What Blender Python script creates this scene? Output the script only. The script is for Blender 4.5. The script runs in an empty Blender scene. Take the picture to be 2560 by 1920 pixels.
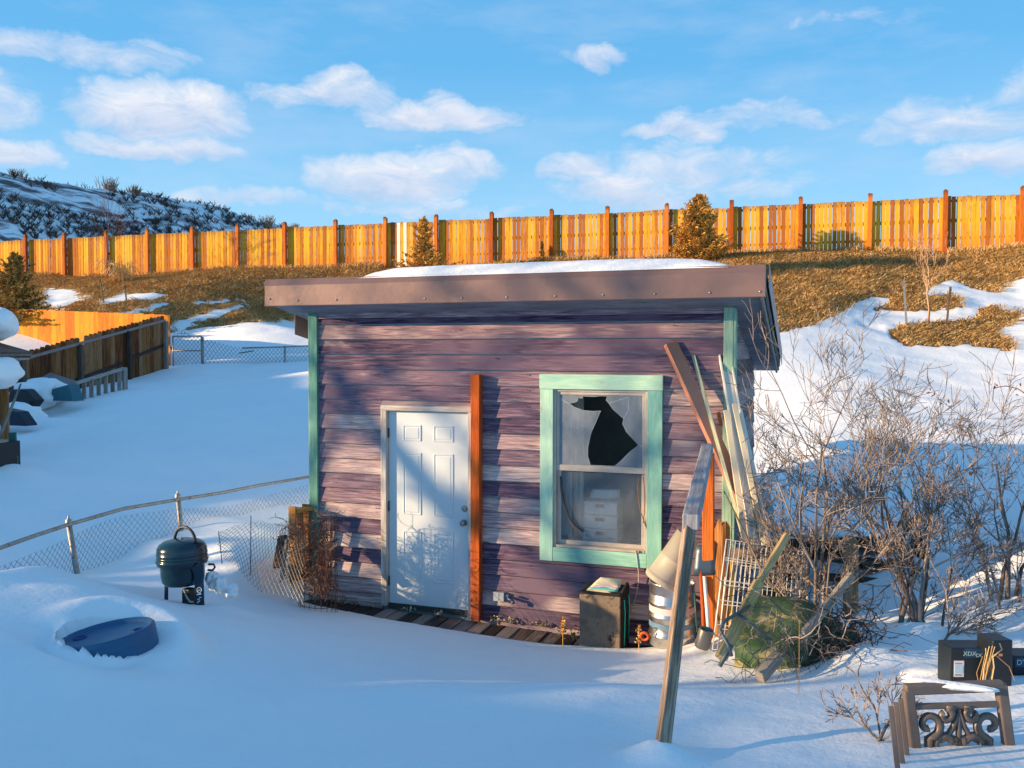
import bpy, math, random
import numpy as np
from mathutils import Vector, Matrix, noise
random.seed(7); rng = np.random.default_rng(7)
R = math.radians
scene = bpy.context.scene
COL = scene.collection
# ------------------------------------------------------------------ camera (solved from the shed's door, window and roof lines)
CAM = np.array([4.1782, -8.2447, 2.6191]); YAW, PIT, F, ROLL = .3287, .0335, 2187.5, .0015
_fw = np.array([-math.sin(YAW)*math.cos(PIT), math.cos(YAW)*math.cos(PIT), -math.sin(PIT)])
_r = np.array([math.cos(YAW), math.sin(YAW), 0.]); _u = np.cross(_r, _fw)
def ray(x, y): return _fw + _r*(x-1280)/F - _u*(y-960)/F
def at(x, y, d): return Vector(CAM + ray(x, y)*d)
def onY(x, y, Y=0.): d = ray(x, y); return Vector(CAM + d*(Y-CAM[1])/d[1])
def onX(x, y, X=0.): d = ray(x, y); return Vector(CAM + d*(X-CAM[0])/d[0])
def onZ(x, y, Z=0.): d = ray(x, y); return Vector(CAM + d*(Z-CAM[2])/d[2])
def proj(P):
    d = np.asarray(P, float)-CAM; z = d@_fw
    z = np.where(np.abs(z) < 1e-6, 1e-6, z)
    return 1280+F*(d@_r)/z, 960-F*(d@_u)/z, z
cd = bpy.data.cameras.new('camera'); cam = bpy.data.objects.new('camera', cd); COL.objects.link(cam)
cam.location = CAM; cam.rotation_euler = (math.pi/2-PIT, -ROLL, YAW)
cd.sensor_width = 36; cd.lens = 36*F/2560; cd.clip_end = 4000; cd.clip_start = .05
scene.camera = cam
# ------------------------------------------------------------------ object helpers
def tag(o, label=None, cat=None, group=None, kind=None):
    if label: o['label'] = label
    if cat: o['category'] = cat
    if group: o['group'] = group
    if kind: o['kind'] = kind
    return o
def thing(name, label, cat, loc=(0, 0, 0), group=None):
    o = bpy.data.objects.new(name, None); COL.objects.link(o); o.location = loc
    o.empty_display_size = .2
    return tag(o, label, cat, group)
class MB:
    def __init__(s): s.v = []; s.f = []; s.uv = []; s.r = []; s.m = []; s.sm = []
    def add(s, vs, fs, uvs=None, rnd=None, mi=0, smooth=False):
        b = len(s.v); s.v += [tuple(p) for p in vs]
        if rnd is None: rnd = random.random()
        for i, f in enumerate(fs):
            s.f.append([b+k for k in f]); s.r.append(rnd); s.m.append(mi); s.sm.append(smooth)
            s.uv.append(uvs[i] if uvs else [(0, 0)]*len(f))
    def bar(s, p0, p1, w, t, up=(0, 0, 1), rnd=None, mi=0, w1=None, t1=None, seg=1, warp=0):
        """oriented box from p0 to p1: w across, t along 'up'"""
        p0, p1 = Vector(p0), Vector(p1); a = p1-p0; L = a.length; a.normalize()
        up = Vector(up); sd = a.cross(up)
        if sd.length < 1e-4: sd = a.cross(Vector((1, 0, 0)))
        sd.normalize(); up = sd.cross(a).normalized()
        w1 = w if w1 is None else w1; t1 = t if t1 is None else t1
        vs = []; ou, ov = random.random()*60, random.random()*60
        for i in range(seg+1):
            k = i/seg; c = p0.lerp(p1, k); ww = (w+(w1-w)*k)/2; tt = (t+(t1-t)*k)/2
            if warp and 0 < i < seg: c = c+sd*random.uniform(-warp, warp)+up*random.uniform(-warp, warp)
            vs += [c-sd*ww-up*tt, c+sd*ww-up*tt, c+sd*ww+up*tt, c-sd*ww+up*tt]
        fs = []; uvs = []; per = [0, w, w+t, 2*w+t, 2*w+2*t]
        for i in range(seg):
            u0, u1 = ou+L*i/seg, ou+L*(i+1)/seg
            for j in range(4):
                j2 = (j+1) % 4; b = 4*i
                fs.append([b+j, b+j2, b+4+j2, b+4+j])
                uvs.append([(u0, ov+per[j]), (u0, ov+per[j+1]), (u1, ov+per[j+1]), (u1, ov+per[j])])
        b = 4*seg
        fs += [[3, 2, 1, 0], [b, b+1, b+2, b+3]]
        uvs += [[(ou, ov), (ou, ov+w), (ou+t, ov+w), (ou+t, ov)]]*2
        s.add(vs, fs, uvs, rnd, mi)
    def box(s, x0, x1, y0, y1, z0, z1, rnd=None, mi=0):
        dx, dy, dz = x1-x0, y1-y0, z1-z0; cx, cy, cz = (x0+x1)/2, (y0+y1)/2, (z0+z1)/2
        if dx >= dy and dx >= dz: s.bar((x0, cy, cz), (x1, cy, cz), dy, dz, (0, 0, 1), rnd, mi)
        elif dz >= dy: s.bar((cx, cy, z0), (cx, cy, z1), dx, dy, (0, 1, 0), rnd, mi)
        else: s.bar((cx, y0, cz), (cx, y1, cz), dx, dz, (0, 0, 1), rnd, mi)
    def tube(s, pts, r, n=8, rnd=None, mi=0, cap=True, closed=False):
        pts = [Vector(p) for p in pts]; m = len(pts)
        rs = r if isinstance(r, (list, tuple)) else [r]*m
        vs = []; nrm = None; Ls = 0; us = []
        for i, p in enumerate(pts):
            if closed: t = pts[(i+1) % m]-pts[i-1]
            else: t = pts[min(i+1, m-1)]-pts[max(i-1, 0)]
            if t.length < 1e-9: t = Vector((0, 0, 1))
            t.normalize()
            if nrm is None: nrm = t.orthogonal().normalized()
            else:
                nrm = nrm-t*nrm.dot(t)
                nrm = nrm.normalized() if nrm.length > 1e-6 else t.orthogonal().normalized()
            bn = t.cross(nrm)
            if i: Ls += (p-pts[i-1]).length
            us.append(Ls)
            for k in range(n):
                a = 2*math.pi*k/n; vs.append(p+(nrm*math.cos(a)+bn*math.sin(a))*rs[i])
        fs = []; uvs = []; o = random.random()*30
        for i in range(m if closed else m-1):
            i2 = (i+1) % m
            for k in range(n):
                k2 = (k+1) % n
                fs.append([i*n+k, i*n+k2, i2*n+k2, i2*n+k])
                c = 2*math.pi*max(rs[i], .002)
                uvs.append([(o+us[i], c*k/n), (o+us[i], c*(k+1)/n), (o+us[i2], c*(k+1)/n), (o+us[i2], c*k/n)])
        s.add(vs, fs, uvs, rnd, mi, n > 4)
        if cap and not closed:
            b = len(s.v)-m*n
            for ring, rev in ((0, True), (m-1, False)):
                f = [b+ring*n+k for k in range(n)]
                if rev: f = f[::-1]
                s.f.append(f); s.uv.append([(0, 0)]*n); s.r.append(rnd if rnd is not None else .5); s.m.append(mi); s.sm.append(False)
    def lathe(s, prof, n=32, M=None, rnd=None, mi=0, smooth=True):
        M = M or Matrix(); vs = []; fs = []; uvs = []; o = random.random()*30
        for (r, z) in prof:
            for k in range(n):
                a = 2*math.pi*k/n; vs.append(M @ Vector((r*math.cos(a), r*math.sin(a), z)))
        for i in range(len(prof)-1):
            for k in range(n):
                k2 = (k+1) % n; fs.append([i*n+k, i*n+k2, (i+1)*n+k2, (i+1)*n+k])
                c = .3*6.28/n
                uvs.append([(o+prof[i][1], c*k), (o+prof[i][1], c*k+c), (o+prof[i+1][1], c*k+c), (o+prof[i+1][1], c*k)])
        s.add(vs, fs, uvs, rnd, mi, smooth)
    def prism(s, poly, t, M=None, rnd=None, mi=0):
        """2-D outline (x, z) given thickness t along y"""
        M = M or Matrix(); n = len(poly)
        vs = [M @ Vector((x, -t/2, z)) for x, z in poly]+[M @ Vector((x, t/2, z)) for x, z in poly]
        fs = [list(range(n)), list(range(2*n-1, n-1, -1))]
        uvs = [[(x, z) for x, z in poly], [(x, z) for x, z in poly[::-1]]]
        for k in range(n):
            k2 = (k+1) % n; fs.append([k2, k, n+k, n+k2]); uvs.append([(0, 0), (.1, 0), (.1, t), (0, t)])
        s.add(vs, fs, uvs, rnd, mi)
    def quad(s, a, b, c, d, t, rnd=None, mi=0, n=1, sag=0):
        """thin solid sheet over the four corners a b c d"""
        a, b, c, d = map(Vector, (a, b, c, d)); nr = (b-a).cross(d-a).normalized()*t
        vs = []; N = n+1
        for side in (0, 1):
            for i in range(N):
                for j in range(N):
                    u, v = i/n, j/n
                    p = a.lerp(b, u).lerp(d.lerp(c, u), v)
                    if sag: p = p+Vector((0, 0, -sag*math.sin(u*3.14)*math.sin(v*3.14)+.4*sag*noise.noise(p*5)))
                    vs.append(p-nr*side)
        fs = []; uvs = []; S = N*N
        for i in range(n):
            for j in range(n):
                q = [i*N+j, (i+1)*N+j, (i+1)*N+j+1, i*N+j+1]; fs.append(q); fs.append([S+k for k in q[::-1]])
                uvs += [[(i/n, j/n)]*4, [(i/n, j/n)]*4]
        edge = [i*N for i in range(N)]+[n*N+j for j in range(1, N)]+[i*N+n for i in range(n-1, -1, -1)]+[j for j in range(n-1, 0, -1)]
        for k in range(len(edge)):
            p, q = edge[k], edge[(k+1) % len(edge)]; fs.append([q, p, S+p, S+q]); uvs.append([(0, 0)]*4)
        s.add(vs, fs, uvs, rnd, mi, n > 1)
    def build(s, name, mats, parent=None, bevel=0, label=None, sub=0):
        if not isinstance(mats, (list, tuple)): mats = [mats]
        me = bpy.data.meshes.new(name); me.from_pydata(s.v, [], s.f)
        uv = me.uv_layers.new(name='UVMap')
        flat = np.array([c for f in s.uv for p in f for c in p], dtype=np.float32)
        if len(flat) == len(uv.data)*2: uv.data.foreach_set('uv', flat)
        at_ = me.attributes.new('rnd', 'FLOAT', 'FACE'); at_.data.foreach_set('value', np.array(s.r, dtype=np.float32))
        me.polygons.foreach_set('material_index', np.array(s.m, dtype=np.int32))
        me.polygons.foreach_set('use_smooth', np.array(s.sm, dtype=bool))
        for m in mats: me.materials.append(m)
        me.update()
        o = bpy.data.objects.new(name, me); COL.objects.link(o)
        if bevel:
            b = o.modifiers.new('bevel', 'BEVEL'); b.width = bevel; b.segments = 2; b.limit_method = 'ANGLE'; b.angle_limit = R(40)
        if sub:
            b = o.modifiers.new('sub', 'SUBSURF'); b.levels = sub; b.render_levels = sub
        if parent: put(o, parent)
        if label: o['label'] = label
        return o
def put(o, parent):
    """parent while keeping the world position (things never rotate here)"""
    w = Vector((0, 0, 0)); p = parent
    while p: w += p.location; p = p.parent
    o.parent = parent; o.location = o.location-w
def rebase(o, loc):
    """move an object's origin to loc, mesh stays"""
    loc = Vector(loc); o.data.transform(Matrix.Translation(-loc)); o.location = loc
    return o
# ------------------------------------------------------------------ materials
def mat_new(name):
    m = bpy.data.materials.new(name); m.use_nodes = True; nt = m.node_tree
    return m, nt, nt.nodes['Principled BSDF']
def N(nt, t, **k):
    n = nt.nodes.new(t)
    for a, b in k.items(): setattr(n, a, b)
    return n
def lk(nt, a, b): nt.links.new(a, b)
def ramp(nt, fac, stops, interp='LINEAR'):
    r = N(nt, 'ShaderNodeValToRGB'); r.color_ramp.interpolation = interp
    e = r.color_ramp.elements
    while len(e) < len(stops): e.new(.5)
    for i, (p, c) in enumerate(stops): e[i].position = p; e[i].color = (*c, 1) if len(c) == 3 else c
    lk(nt, fac, r.inputs[0]); return r.outputs[0]
def mixc(nt, fac, a, b, mode='MIX'):
    m = N(nt, 'ShaderNodeMix', data_type='RGBA', blend_type=mode)
    for s, v in ((m.inputs[0], fac), (m.inputs[6], a), (m.inputs[7], b)):
        if hasattr(v, 'is_output') or hasattr(v, 'links'): lk(nt, v, s)
        else: s.default_value = v if not isinstance(v, tuple) else ((*v, 1) if len(v) == 3 else v)
    return m.outputs[2]
def mth(nt, op, a, b=0., c=0.):
    m = N(nt, 'ShaderNodeMath', operation=op)
    for s, v in zip(m.inputs, (a, b, c)):
        if hasattr(v, 'links'): lk(nt, v, s)
        else: s.default_value = v
    return m.outputs[0]
def nz(nt, vec, scale, detail=4, rough=.55, dist=0, dims=None):
    n = N(nt, 'ShaderNodeTexNoise'); n.inputs['Scale'].default_value = scale; n.inputs['Detail'].default_value = detail
    n.inputs['Roughness'].default_value = rough; n.inputs['Distortion'].default_value = dist
    if vec is not None: lk(nt, vec, n.inputs['Vector'])
    return n.outputs['Fac']
def mapping(nt, vec, sc=(1, 1, 1), rot=(0, 0, 0), loc=(0, 0, 0)):
    m = N(nt, 'ShaderNodeMapping'); m.inputs['Scale'].default_value = sc; m.inputs['Rotation'].default_value = rot; m.inputs['Location'].default_value = loc
    lk(nt, vec, m.inputs['Vector']); return m.outputs[0]
def bump(nt, h, strength, dist, bsdf):
    b = N(nt, 'ShaderNodeBump'); b.inputs['Strength'].default_value = strength; b.inputs['Distance'].default_value = dist
    lk(nt, h, b.inputs['Height']); lk(nt, b.outputs[0], bsdf.inputs['Normal']); return b
def wood(name, cols, dark=(.03, .02, .02), rough=.8, knots=.5, var=.35, grain=.5, bumpd=.004, stain=None, tops=None, hue=0, streak=9., us=1.1, stain2=None):
    """weathered wood; UV runs along the grain in metres"""
    m, nt, b = mat_new(name)
    uv = N(nt, 'ShaderNodeUVMap').outputs[0]; rn = N(nt, 'ShaderNodeAttribute', attribute_name='rnd').outputs['Fac']
    g1 = nz(nt, mapping(nt, uv, (us, streak, 1)), 1.6, 8 if us > 1.5 else 5, .66, .9)
    g2 = nz(nt, mapping(nt, uv, (2.5, 70, 1)), 1.6, 3, .6, .3)
    c = ramp(nt, mth(nt, 'ADD', mth(nt, 'MULTIPLY', g1, .75), mth(nt, 'MULTIPLY_ADD', rn, var, -.5*var+.1)), [(.25+.4*i/max(1, len(cols)-1), k) for i, k in enumerate(cols)])
    gm = ramp(nt, g2, [(.35, (1-grain,)*3), (.62, (1.12,)*3)])
    c = mixc(nt, 1., c, gm, 'MULTIPLY')
    if knots:
        vo = N(nt, 'ShaderNodeTexVoronoi'); vo.inputs['Scale'].default_value = 1.; vo.inputs['Randomness'].default_value = 1
        dv = nz(nt, mapping(nt, uv, (5, 9, 1)), 1.5, 2)
        cmb = N(nt, 'ShaderNodeVectorMath', operation='ADD'); lk(nt, mapping(nt, uv, (1.9, 5.6, 1)), cmb.inputs[0])
        sc = N(nt, 'ShaderNodeVectorMath', operation='SCALE'); lk(nt, dv, sc.inputs[0]); sc.inputs['Scale'].default_value = .25
        lk(nt, sc.outputs[0], cmb.inputs[1]); lk(nt, cmb.outputs[0], vo.inputs['Vector'])
        rings = N(nt, 'ShaderNodeMath', operation='SINE'); lk(nt, mth(nt, 'MULTIPLY', vo.outputs['Distance'], 75.), rings.inputs[0])
        near = ramp(nt, vo.outputs['Distance'], [(.10, (1, 1, 1)), (.33, (0, 0, 0))])
        rf = mth(nt, 'MULTIPLY', near, mth(nt, 'MULTIPLY_ADD', rings.outputs[0], .28, .28))
        c = mixc(nt, mth(nt, 'MULTIPLY', rf, knots), c, dark)
        kn = ramp(nt, vo.outputs['Distance'], [(.035, (1, 1, 1)), (.075, (0, 0, 0))])
        c = mixc(nt, mth(nt, 'MULTIPLY', kn, min(1, knots*1.3)), c, dark)
    if stain:  # large soft discoloured areas
        sf = nz(nt, N(nt, 'ShaderNodeNewGeometry').outputs['Position'], stain[1], 3, .6)
        c = mixc(nt, ramp(nt, sf, [(stain[2], (0, 0, 0)), (stain[2]+.16, (1, 1, 1))]), c, stain[0])
    if stain2:
        sf = nz(nt, mapping(nt, N(nt, 'ShaderNodeNewGeometry').outputs['Position'], (.5, 1, 2.2), loc=(5, 2, 1)), stain2[1], 6, .7)
        c = mixc(nt, ramp(nt, sf, [(stain2[2], (0, 0, 0)), (stain2[2]+.12, (.8,)*3)]), c, stain2[0])
    if tops:  # weathered band by world height: (z0, z1, colour)
        for (z0, z1, cc, amt) in tops:
            sep = N(nt, 'ShaderNodeSeparateXYZ'); lk(nt, N(nt, 'ShaderNodeNewGeometry').outputs['Position'], sep.inputs[0])
            mr = N(nt, 'ShaderNodeMapRange'); lk(nt, sep.outputs[2], mr.inputs[0]); mr.inputs[1].default_value = z0; mr.inputs[2].default_value = z1
            w = mth(nt, 'MULTIPLY', mr.outputs[0], mth(nt, 'MULTIPLY_ADD', nz(nt, mapping(nt, uv, (3, 14, 1)), 2, 3), 1.6, -.2))
            cl = N(nt, 'ShaderNodeClamp'); lk(nt, mth(nt, 'MULTIPLY', w, amt), cl.inputs[0])
            c = mixc(nt, cl.outputs[0], c, cc)
    lk(nt, c, b.inputs['Base Color']); b.inputs['Roughness'].default_value = rough
    b.inputs['Specular IOR Level'].default_value = .25
    bump(nt, mth(nt, 'ADD', g2, mth(nt, 'MULTIPLY', g1, .6)), .7, bumpd, b)
    return m
def plain(name, col, rough=.6, metal=0., var=.15, scale=6., bumpd=0., dirt=None, spec=.4, fine=60.):
    m, nt, b = mat_new(name)
    tc = N(nt, 'ShaderNodeTexCoord').outputs['Object']; n = nz(nt, tc, scale, 5, .6)
    c = mixc(nt, 1., (*col,), ramp(nt, n, [(.25, (1-var,)*3), (.75, (1+var,)*3)]), 'MULTIPLY')
    if dirt: c = mixc(nt, ramp(nt, nz(nt, tc, dirt[1], 6, .7), [(dirt[2], (0, 0, 0)), (dirt[2]+.1, (1, 1, 1))]), c, dirt[0])
    lk(nt, c, b.inputs['Base Color']); b.inputs['Metallic'].default_value = metal
    lk(nt, ramp(nt, n, [(.2, (max(.05, rough-.1),)*3), (.8, (min(1, rough+.12),)*3)]), b.inputs['Roughness'])
    b.inputs['Specular IOR Level'].default_value = spec
    if bumpd: bump(nt, nz(nt, tc, fine, 4, .6), .6, bumpd, b)
    return m
# ------------------------------------------------------------------ sun and sky
SUN = Vector((-.851, -.487, .200)).normalized()     # towards the sun: low, front-left
EL = math.asin(SUN.z)
sl = bpy.data.lights.new('sun', 'SUN'); so = bpy.data.objects.new('sun', sl); COL.objects.link(so)
sl.energy = 5.0; sl.angle = R(.55); sl.color = (1, .70, .38)
so.rotation_euler = SUN.to_track_quat('Z', 'Y').to_euler(); so.location = (0, 0, 30)
w = bpy.data.worlds.new('World'); scene.world = w; w.use_nodes = True; nt = w.node_tree; nt.nodes.clear()
out = N(nt, 'ShaderNodeOutputWorld'); bg = N(nt, 'ShaderNodeBackground'); lk(nt, bg.outputs[0], out.inputs[0])
sky = N(nt, 'ShaderNodeTexSky', sky_type='NISHITA'); sky.sun_disc = False; sky.sun_elevation = EL
sky.sun_rotation = math.atan2(SUN.x, SUN.y); sky.altitude = 2000; sky.air_density = 1.0; sky.dust_density = .3; sky.ozone_density = 3.0
vec = N(nt, 'ShaderNodeTexCoord').outputs['Generated']
nm = N(nt, 'ShaderNodeVectorMath', operation='NORMALIZE'); lk(nt, vec, nm.inputs[0])
sp = N(nt, 'ShaderNodeSeparateXYZ'); lk(nt, nm.outputs[0], sp.inputs[0])
elev = mth(nt, 'MULTIPLY', mth(nt, 'ARCSINE', sp.outputs[2]), 57.2958)
azim = mth(nt, 'MULTIPLY', mth(nt, 'ARCTAN2', mth(nt, 'MULTIPLY', sp.outputs[0], -1.), sp.outputs[1]), 57.2958)   # degrees left of +Y
def ang(px, py):
    d = ray(px, py); d = d/np.linalg.norm(d); return math.degrees(math.atan2(-d[0], d[1])), math.degrees(math.asin(d[2]))
cmb = N(nt, 'ShaderNodeCombineXYZ'); lk(nt, azim, cmb.inputs[0]); lk(nt, elev, cmb.inputs[1])
wn = N(nt, 'ShaderNodeTexNoise'); wn.inputs['Scale'].default_value = .22; wn.inputs['Detail'].default_value = 6; wn.inputs['Roughness'].default_value = .55
lk(nt, cmb.outputs[0], wn.inputs['Vector'])
ws = N(nt, 'ShaderNodeSeparateColor'); lk(nt, wn.outputs['Color'], ws.inputs[0])
au = mth(nt, 'ADD', azim, mth(nt, 'MULTIPLY_ADD', ws.outputs[0], 5.5, -2.75))
ev = mth(nt, 'ADD', elev, mth(nt, 'MULTIPLY_ADD', ws.outputs[1], 3.4, -1.7))
CL = [(400, 290, 205, 70, 1.), (420, 370, 200, 32, .95), (880, 245, 110, 48, .85), (1090, 305, 175, 42, 1.), (720, 250, 110, 32, .55), (120, 130, 330, 45, .62),
      (1480, 142, 90, 30, .72), (960, 450, 190, 62, 1.), (1130, 420, 130, 40, .8), (1050, 515, 280, 22, .55), (60, 400, 110, 45, .9), (600, 500, 190, 28, .62),
      (1450, 430, 75, 50, .9), (1560, 490, 150, 48, .9), (1730, 420, 200, 60, .68), (1850, 470, 170, 35, .5), (1690, 325, 95, 27, .85), (1830, 285, 190, 26, .5), (1990, 292, 190, 22, .38),
      (2400, 300, 260, 60, .72), (2480, 390, 190, 45, .9), (2060, 60, 300, 24, .3), (2560, 545, 120, 18, .5), (2700, 200, 200, 70, .8), (-150, 250, 200, 80, .8),
      (1900, -300, 500, 120, .8), (500, -420, 700, 150, .7), (3400, 100, 500, 160, .8)]
dens = None; hgt = None
for (cx_, cy_, a, b_, s_) in CL:
    u0, v0 = ang(cx_, cy_); u1, _ = ang(cx_+a*1.12, cy_); _, v1 = ang(cx_, cy_-b_*1.2)
    ra, rb = abs(u0-u1), abs(v1-v0)
    du = mth(nt, 'MULTIPLY', mth(nt, 'SUBTRACT', au, u0), 1/ra)
    dv = mth(nt, 'MULTIPLY', mth(nt, 'SUBTRACT', ev, v0), 1/rb)
    # flat bottoms: squeeze below the centre
    dv2 = mth(nt, 'MULTIPLY', dv, mth(nt, 'MULTIPLY_ADD', mth(nt, 'LESS_THAN', dv, 0.), .55, 1.))
    d2 = mth(nt, 'ADD', mth(nt, 'MULTIPLY', du, du), mth(nt, 'MULTIPLY', dv2, dv2))
    g = mth(nt, 'MULTIPLY', mth(nt, 'SUBTRACT', 1., mth(nt, 'MULTIPLY', d2, .62)), s_)
    gm = N(nt, 'ShaderNodeClamp'); lk(nt, g, gm.inputs[0])
    hh = mth(nt, 'MULTIPLY', gm.outputs[0], dv)
    dens = gm.outputs[0] if dens is None else mth(nt, 'MAXIMUM', dens, gm.outputs[0])
    hgt = hh if hgt is None else mth(nt, 'ADD', hgt, hh)
n2 = nz(nt, mapping(nt, cmb.outputs[0], (.55, 1.2, 1)), .55, 12, .66, .7)
n3 = nz(nt, mapping(nt, cmb.outputs[0], (.25, .9, 1), loc=(7, 3, 0)), .35, 6, .6)
cov = mth(nt, 'ADD', dens, mth(nt, 'MULTIPLY_ADD', n2, 1.3, -.60))
mask = ramp(nt, cov, [(.18, (0, 0, 0)), (.5, (.45,)*3), (1.0, (.97,)*3)])
mask = mth(nt, 'MULTIPLY', mask, mth(nt, 'GREATER_THAN', dens, .001))
soft = ramp(nt, dens, [(.0, (0, 0, 0)), (.3, (1, 1, 1))]); mask = mth(nt, 'MULTIPLY', mask, soft)
veil = mth(nt, 'MULTIPLY', ramp(nt, n3, [(.48, (0, 0, 0)), (.75, (.35,)*3)]), ramp(nt, elev, [(0, (0, 0, 0)), (.01, (1, 1, 1))]))
mask = mth(nt, 'MAXIMUM', mask, mth(nt, 'MULTIPLY', veil, .8))
shade = ramp(nt, mth(nt, 'ADD', mth(nt, 'MULTIPLY_ADD', hgt, .38, .40), mth(nt, 'MULTIPLY_ADD', n2, .8, -.35)), [(.15, (.46, .60, .84)), (.5, (.70, .77, .92)), (.85, (1.0, .98, .98))])
# clear sky: the physical sky pushed to the photograph's saturated blue
hs = N(nt, 'ShaderNodeHueSaturation'); hs.inputs['Saturation'].default_value = SKY_SAT if 'SKY_SAT' in globals() else 1.1; lk(nt, sky.outputs[0], hs.inputs['Color'])
skyc = mixc(nt, 1., hs.outputs[0], (.62, 1.0, 1.0), 'MULTIPLY')
base = mixc(nt, 1., skyc, (.12, .12, .12), 'MULTIPLY')
grad = ramp(nt, mth(nt, 'MULTIPLY', elev, 1/60.), [(0, (.42, .63, .76)), (.08, (.33, .57, .75)), (.30, (.115, .37, .66)), (1, (.085, .225, .46))])
base = mixc(nt, .85, base, grad)
final = mixc(nt, mask, base, mixc(nt, 1., shade, (.70,)*3, 'MULTIPLY'))
lk(nt, final, bg.inputs['Color']); bg.inputs['Strength'].default_value = .79
scene.view_settings.view_transform = 'Standard'; scene.view_settings.look = 'None'; scene.view_settings.exposure = .88; scene.view_settings.gamma = 1
# ================================================================== terrain
def W(px, py, d): p = at(px, py, d); return (p.x, p.y, p.z)
CP = [W(*q) for q in [
 (0,1450,6.3),(190,1416,6.6),(330,1470,7.2),(500,1480,7.6),(650,1515,8.1),(150,1452,8.6),(330,1452,8.6),
 (272,1600,5.35),(100,1750,4.6),(640,1700,5.2),(640,1850,4.3),(1280,1750,5.2),(1280,1650,6.6),(1280,1610,7.6),(1280,1900,4.1),
 (1700,1625,7.2),(1900,1760,5.0),(1900,1700,6.0),(2100,1600,6.8),(2400,1660,5.7),(2500,1500,7.3),(2300,1565,7.2),(2250,1515,8.4),(2100,1515,8.4),(2250,1345,10.8),
 (2500,1350,9.0),(2000,1530,7.7),(2450,1250,10.5),(2300,1150,13),(2100,1100,14),(2500,1000,17),(2100,1000,17),(2300,930,19.3),(2000,905,19.3),
 (2320,800,23.6),(2000,820,21.8),(2500,850,21.5),(2000,700,26.5),(2400,680,28.),
 (700,760,33.5),(640,805,30.5),(700,860,28),(500,915,26.3),(640,910,26.6),(740,910,26.6),(420,925,26),(312,955,24),(270,1000,20),(30,1060,19),(100,1005,20.5),
 (300,1100,15.3),(600,1050,17),(100,1250,12),(600,1215,13.2),(560,1262,11.6),(447,1345,10.3),(300,1400,9.7),(600,1372,9.6),(30,1150,14),(50,755,33.5),(200,745,33.5),(350,772,31.),(300,700,38.5),
 (1500,700,31.),(1200,740,31.),(1000,900,22)]]
CP += [(4.2,-8.2,.98),(-6,-7,1.6),(10,-6,.7),(12,0,.7),(15,5,1.1),(-8,1,.9),(14,12,2.0),
       (-1.2,1.5,.35),(4.2,.3,.10),(4.6,2.5,.35),(1.5,4.5,.6),(-14,20,3.7),(-17,16,2.9),(-9,20,4.0),(3,9,1.35)]
for x in (-38,-31,-22,-14,-6,0,6,12,18): CP.append((x, 25.42+.0318*(x+32.8)-.1, 6.46))
for x in (-30,-15,0,12): CP.append((x, 29.5, 6.1))
CP += [(-30,16,3.2),(-28,5,2.2),(18,20,3.8)]
CP = np.array(CP)
def _k(r2): return r2*np.log(np.maximum(r2, 1e-9))*.5
_n = len(CP); _d = ((CP[:, None, :2]-CP[None, :, :2])**2).sum(2)
_A = np.zeros((_n+3, _n+3)); _A[:_n, :_n] = _k(_d)+np.eye(_n)*.25
_A[:_n, _n] = 1; _A[:_n, _n+1:] = CP[:, :2]; _A[_n:, :_n] = _A[:_n, _n:].T
_w = np.linalg.solve(_A, np.concatenate([CP[:, 2], [0, 0, 0]]))
def tps(x, y):
    x = np.atleast_1d(np.asarray(x, float)); y = np.atleast_1d(np.asarray(y, float)); out = np.zeros(x.shape)
    for i in range(0, x.size, 20000):
        xs, ys = x[i:i+20000], y[i:i+20000]
        K = _k((xs[:, None]-CP[None, :, 0])**2+(ys[:, None]-CP[None, :, 1])**2)
        out[i:i+20000] = K@_w[:_n]+_w[_n]+_w[_n+1]*xs+_w[_n+2]*ys
    return out
def hashn(ix, iy, s):
    h = np.sin(ix*127.1+iy*311.7+s*74.7)*43758.5453; return h-np.floor(h)
def vnoise(x, y, s=0.):
    ix, iy = np.floor(x), np.floor(y); fx, fy = x-ix, y-iy; fx = fx*fx*(3-2*fx); fy = fy*fy*(3-2*fy)
    a, b, c, d = hashn(ix, iy, s), hashn(ix+1, iy, s), hashn(ix, iy+1, s), hashn(ix+1, iy+1, s)
    return (a*(1-fx)+b*fx)*(1-fy)+(c*(1-fx)+d*fx)*fy
def fbm(x, y, s=0., o=4):
    v = 0; a = .5
    for i in range(o): v = v+a*(vnoise(x, y, s+i)-.5); x, y, a = x*2.03+3.1, y*2.03+1.7, a*.5
    return v
# edge where the snow bank stops in front of the boardwalk
EDGE = [onZ(px, py, -.03) for px, py in [(700,1478),(828,1508),(982,1540),(1180,1572),(1294,1589),(1370,1599),(1446,1603),(1597,1609),(1720,1618),(1800,1640)]]
ex, ey = [p.x for p in EDGE], [p.y for p in EDGE]
BUMPS = []   # (x, y, height, radius x, radius y)
def bumpat(px, py, d, h, r, r2=None): p = at(px, py, d); BUMPS.append((p.x, p.y, h, r, r2 or r))
def sstep(a, b, v): t = np.clip((v-a)/(b-a), 0, 1); return t*t*(3-2*t)
bumpat(180, 1440, 6.3, .10, .7, .4); bumpat(1420, 1730, 5.4, .13, .75, .45); bumpat(1080, 1745, 5.3, .08, .5, .35); bumpat(130, 1590, 5.1, .10, .45, .4)
bumpat(560, 1470, 7.3, .06, .16); bumpat(590, 1480, 7.4, .07, .22); bumpat(530, 1450, 7.6, .06, .12)
bumpat(620, 1330, 10.2, .10, 1.3, .35); bumpat(560, 1390, 9.6, .07, .9, .3); bumpat(640, 1420, 9.0, .10, .6, .25)
bumpat(100, 1350, 10.5, .04, 1.2, .3); bumpat(330, 1380, 9.9, .08, 1.2, .25); bumpat(420, 1330, 11, .08, 1.2, .25)
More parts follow.
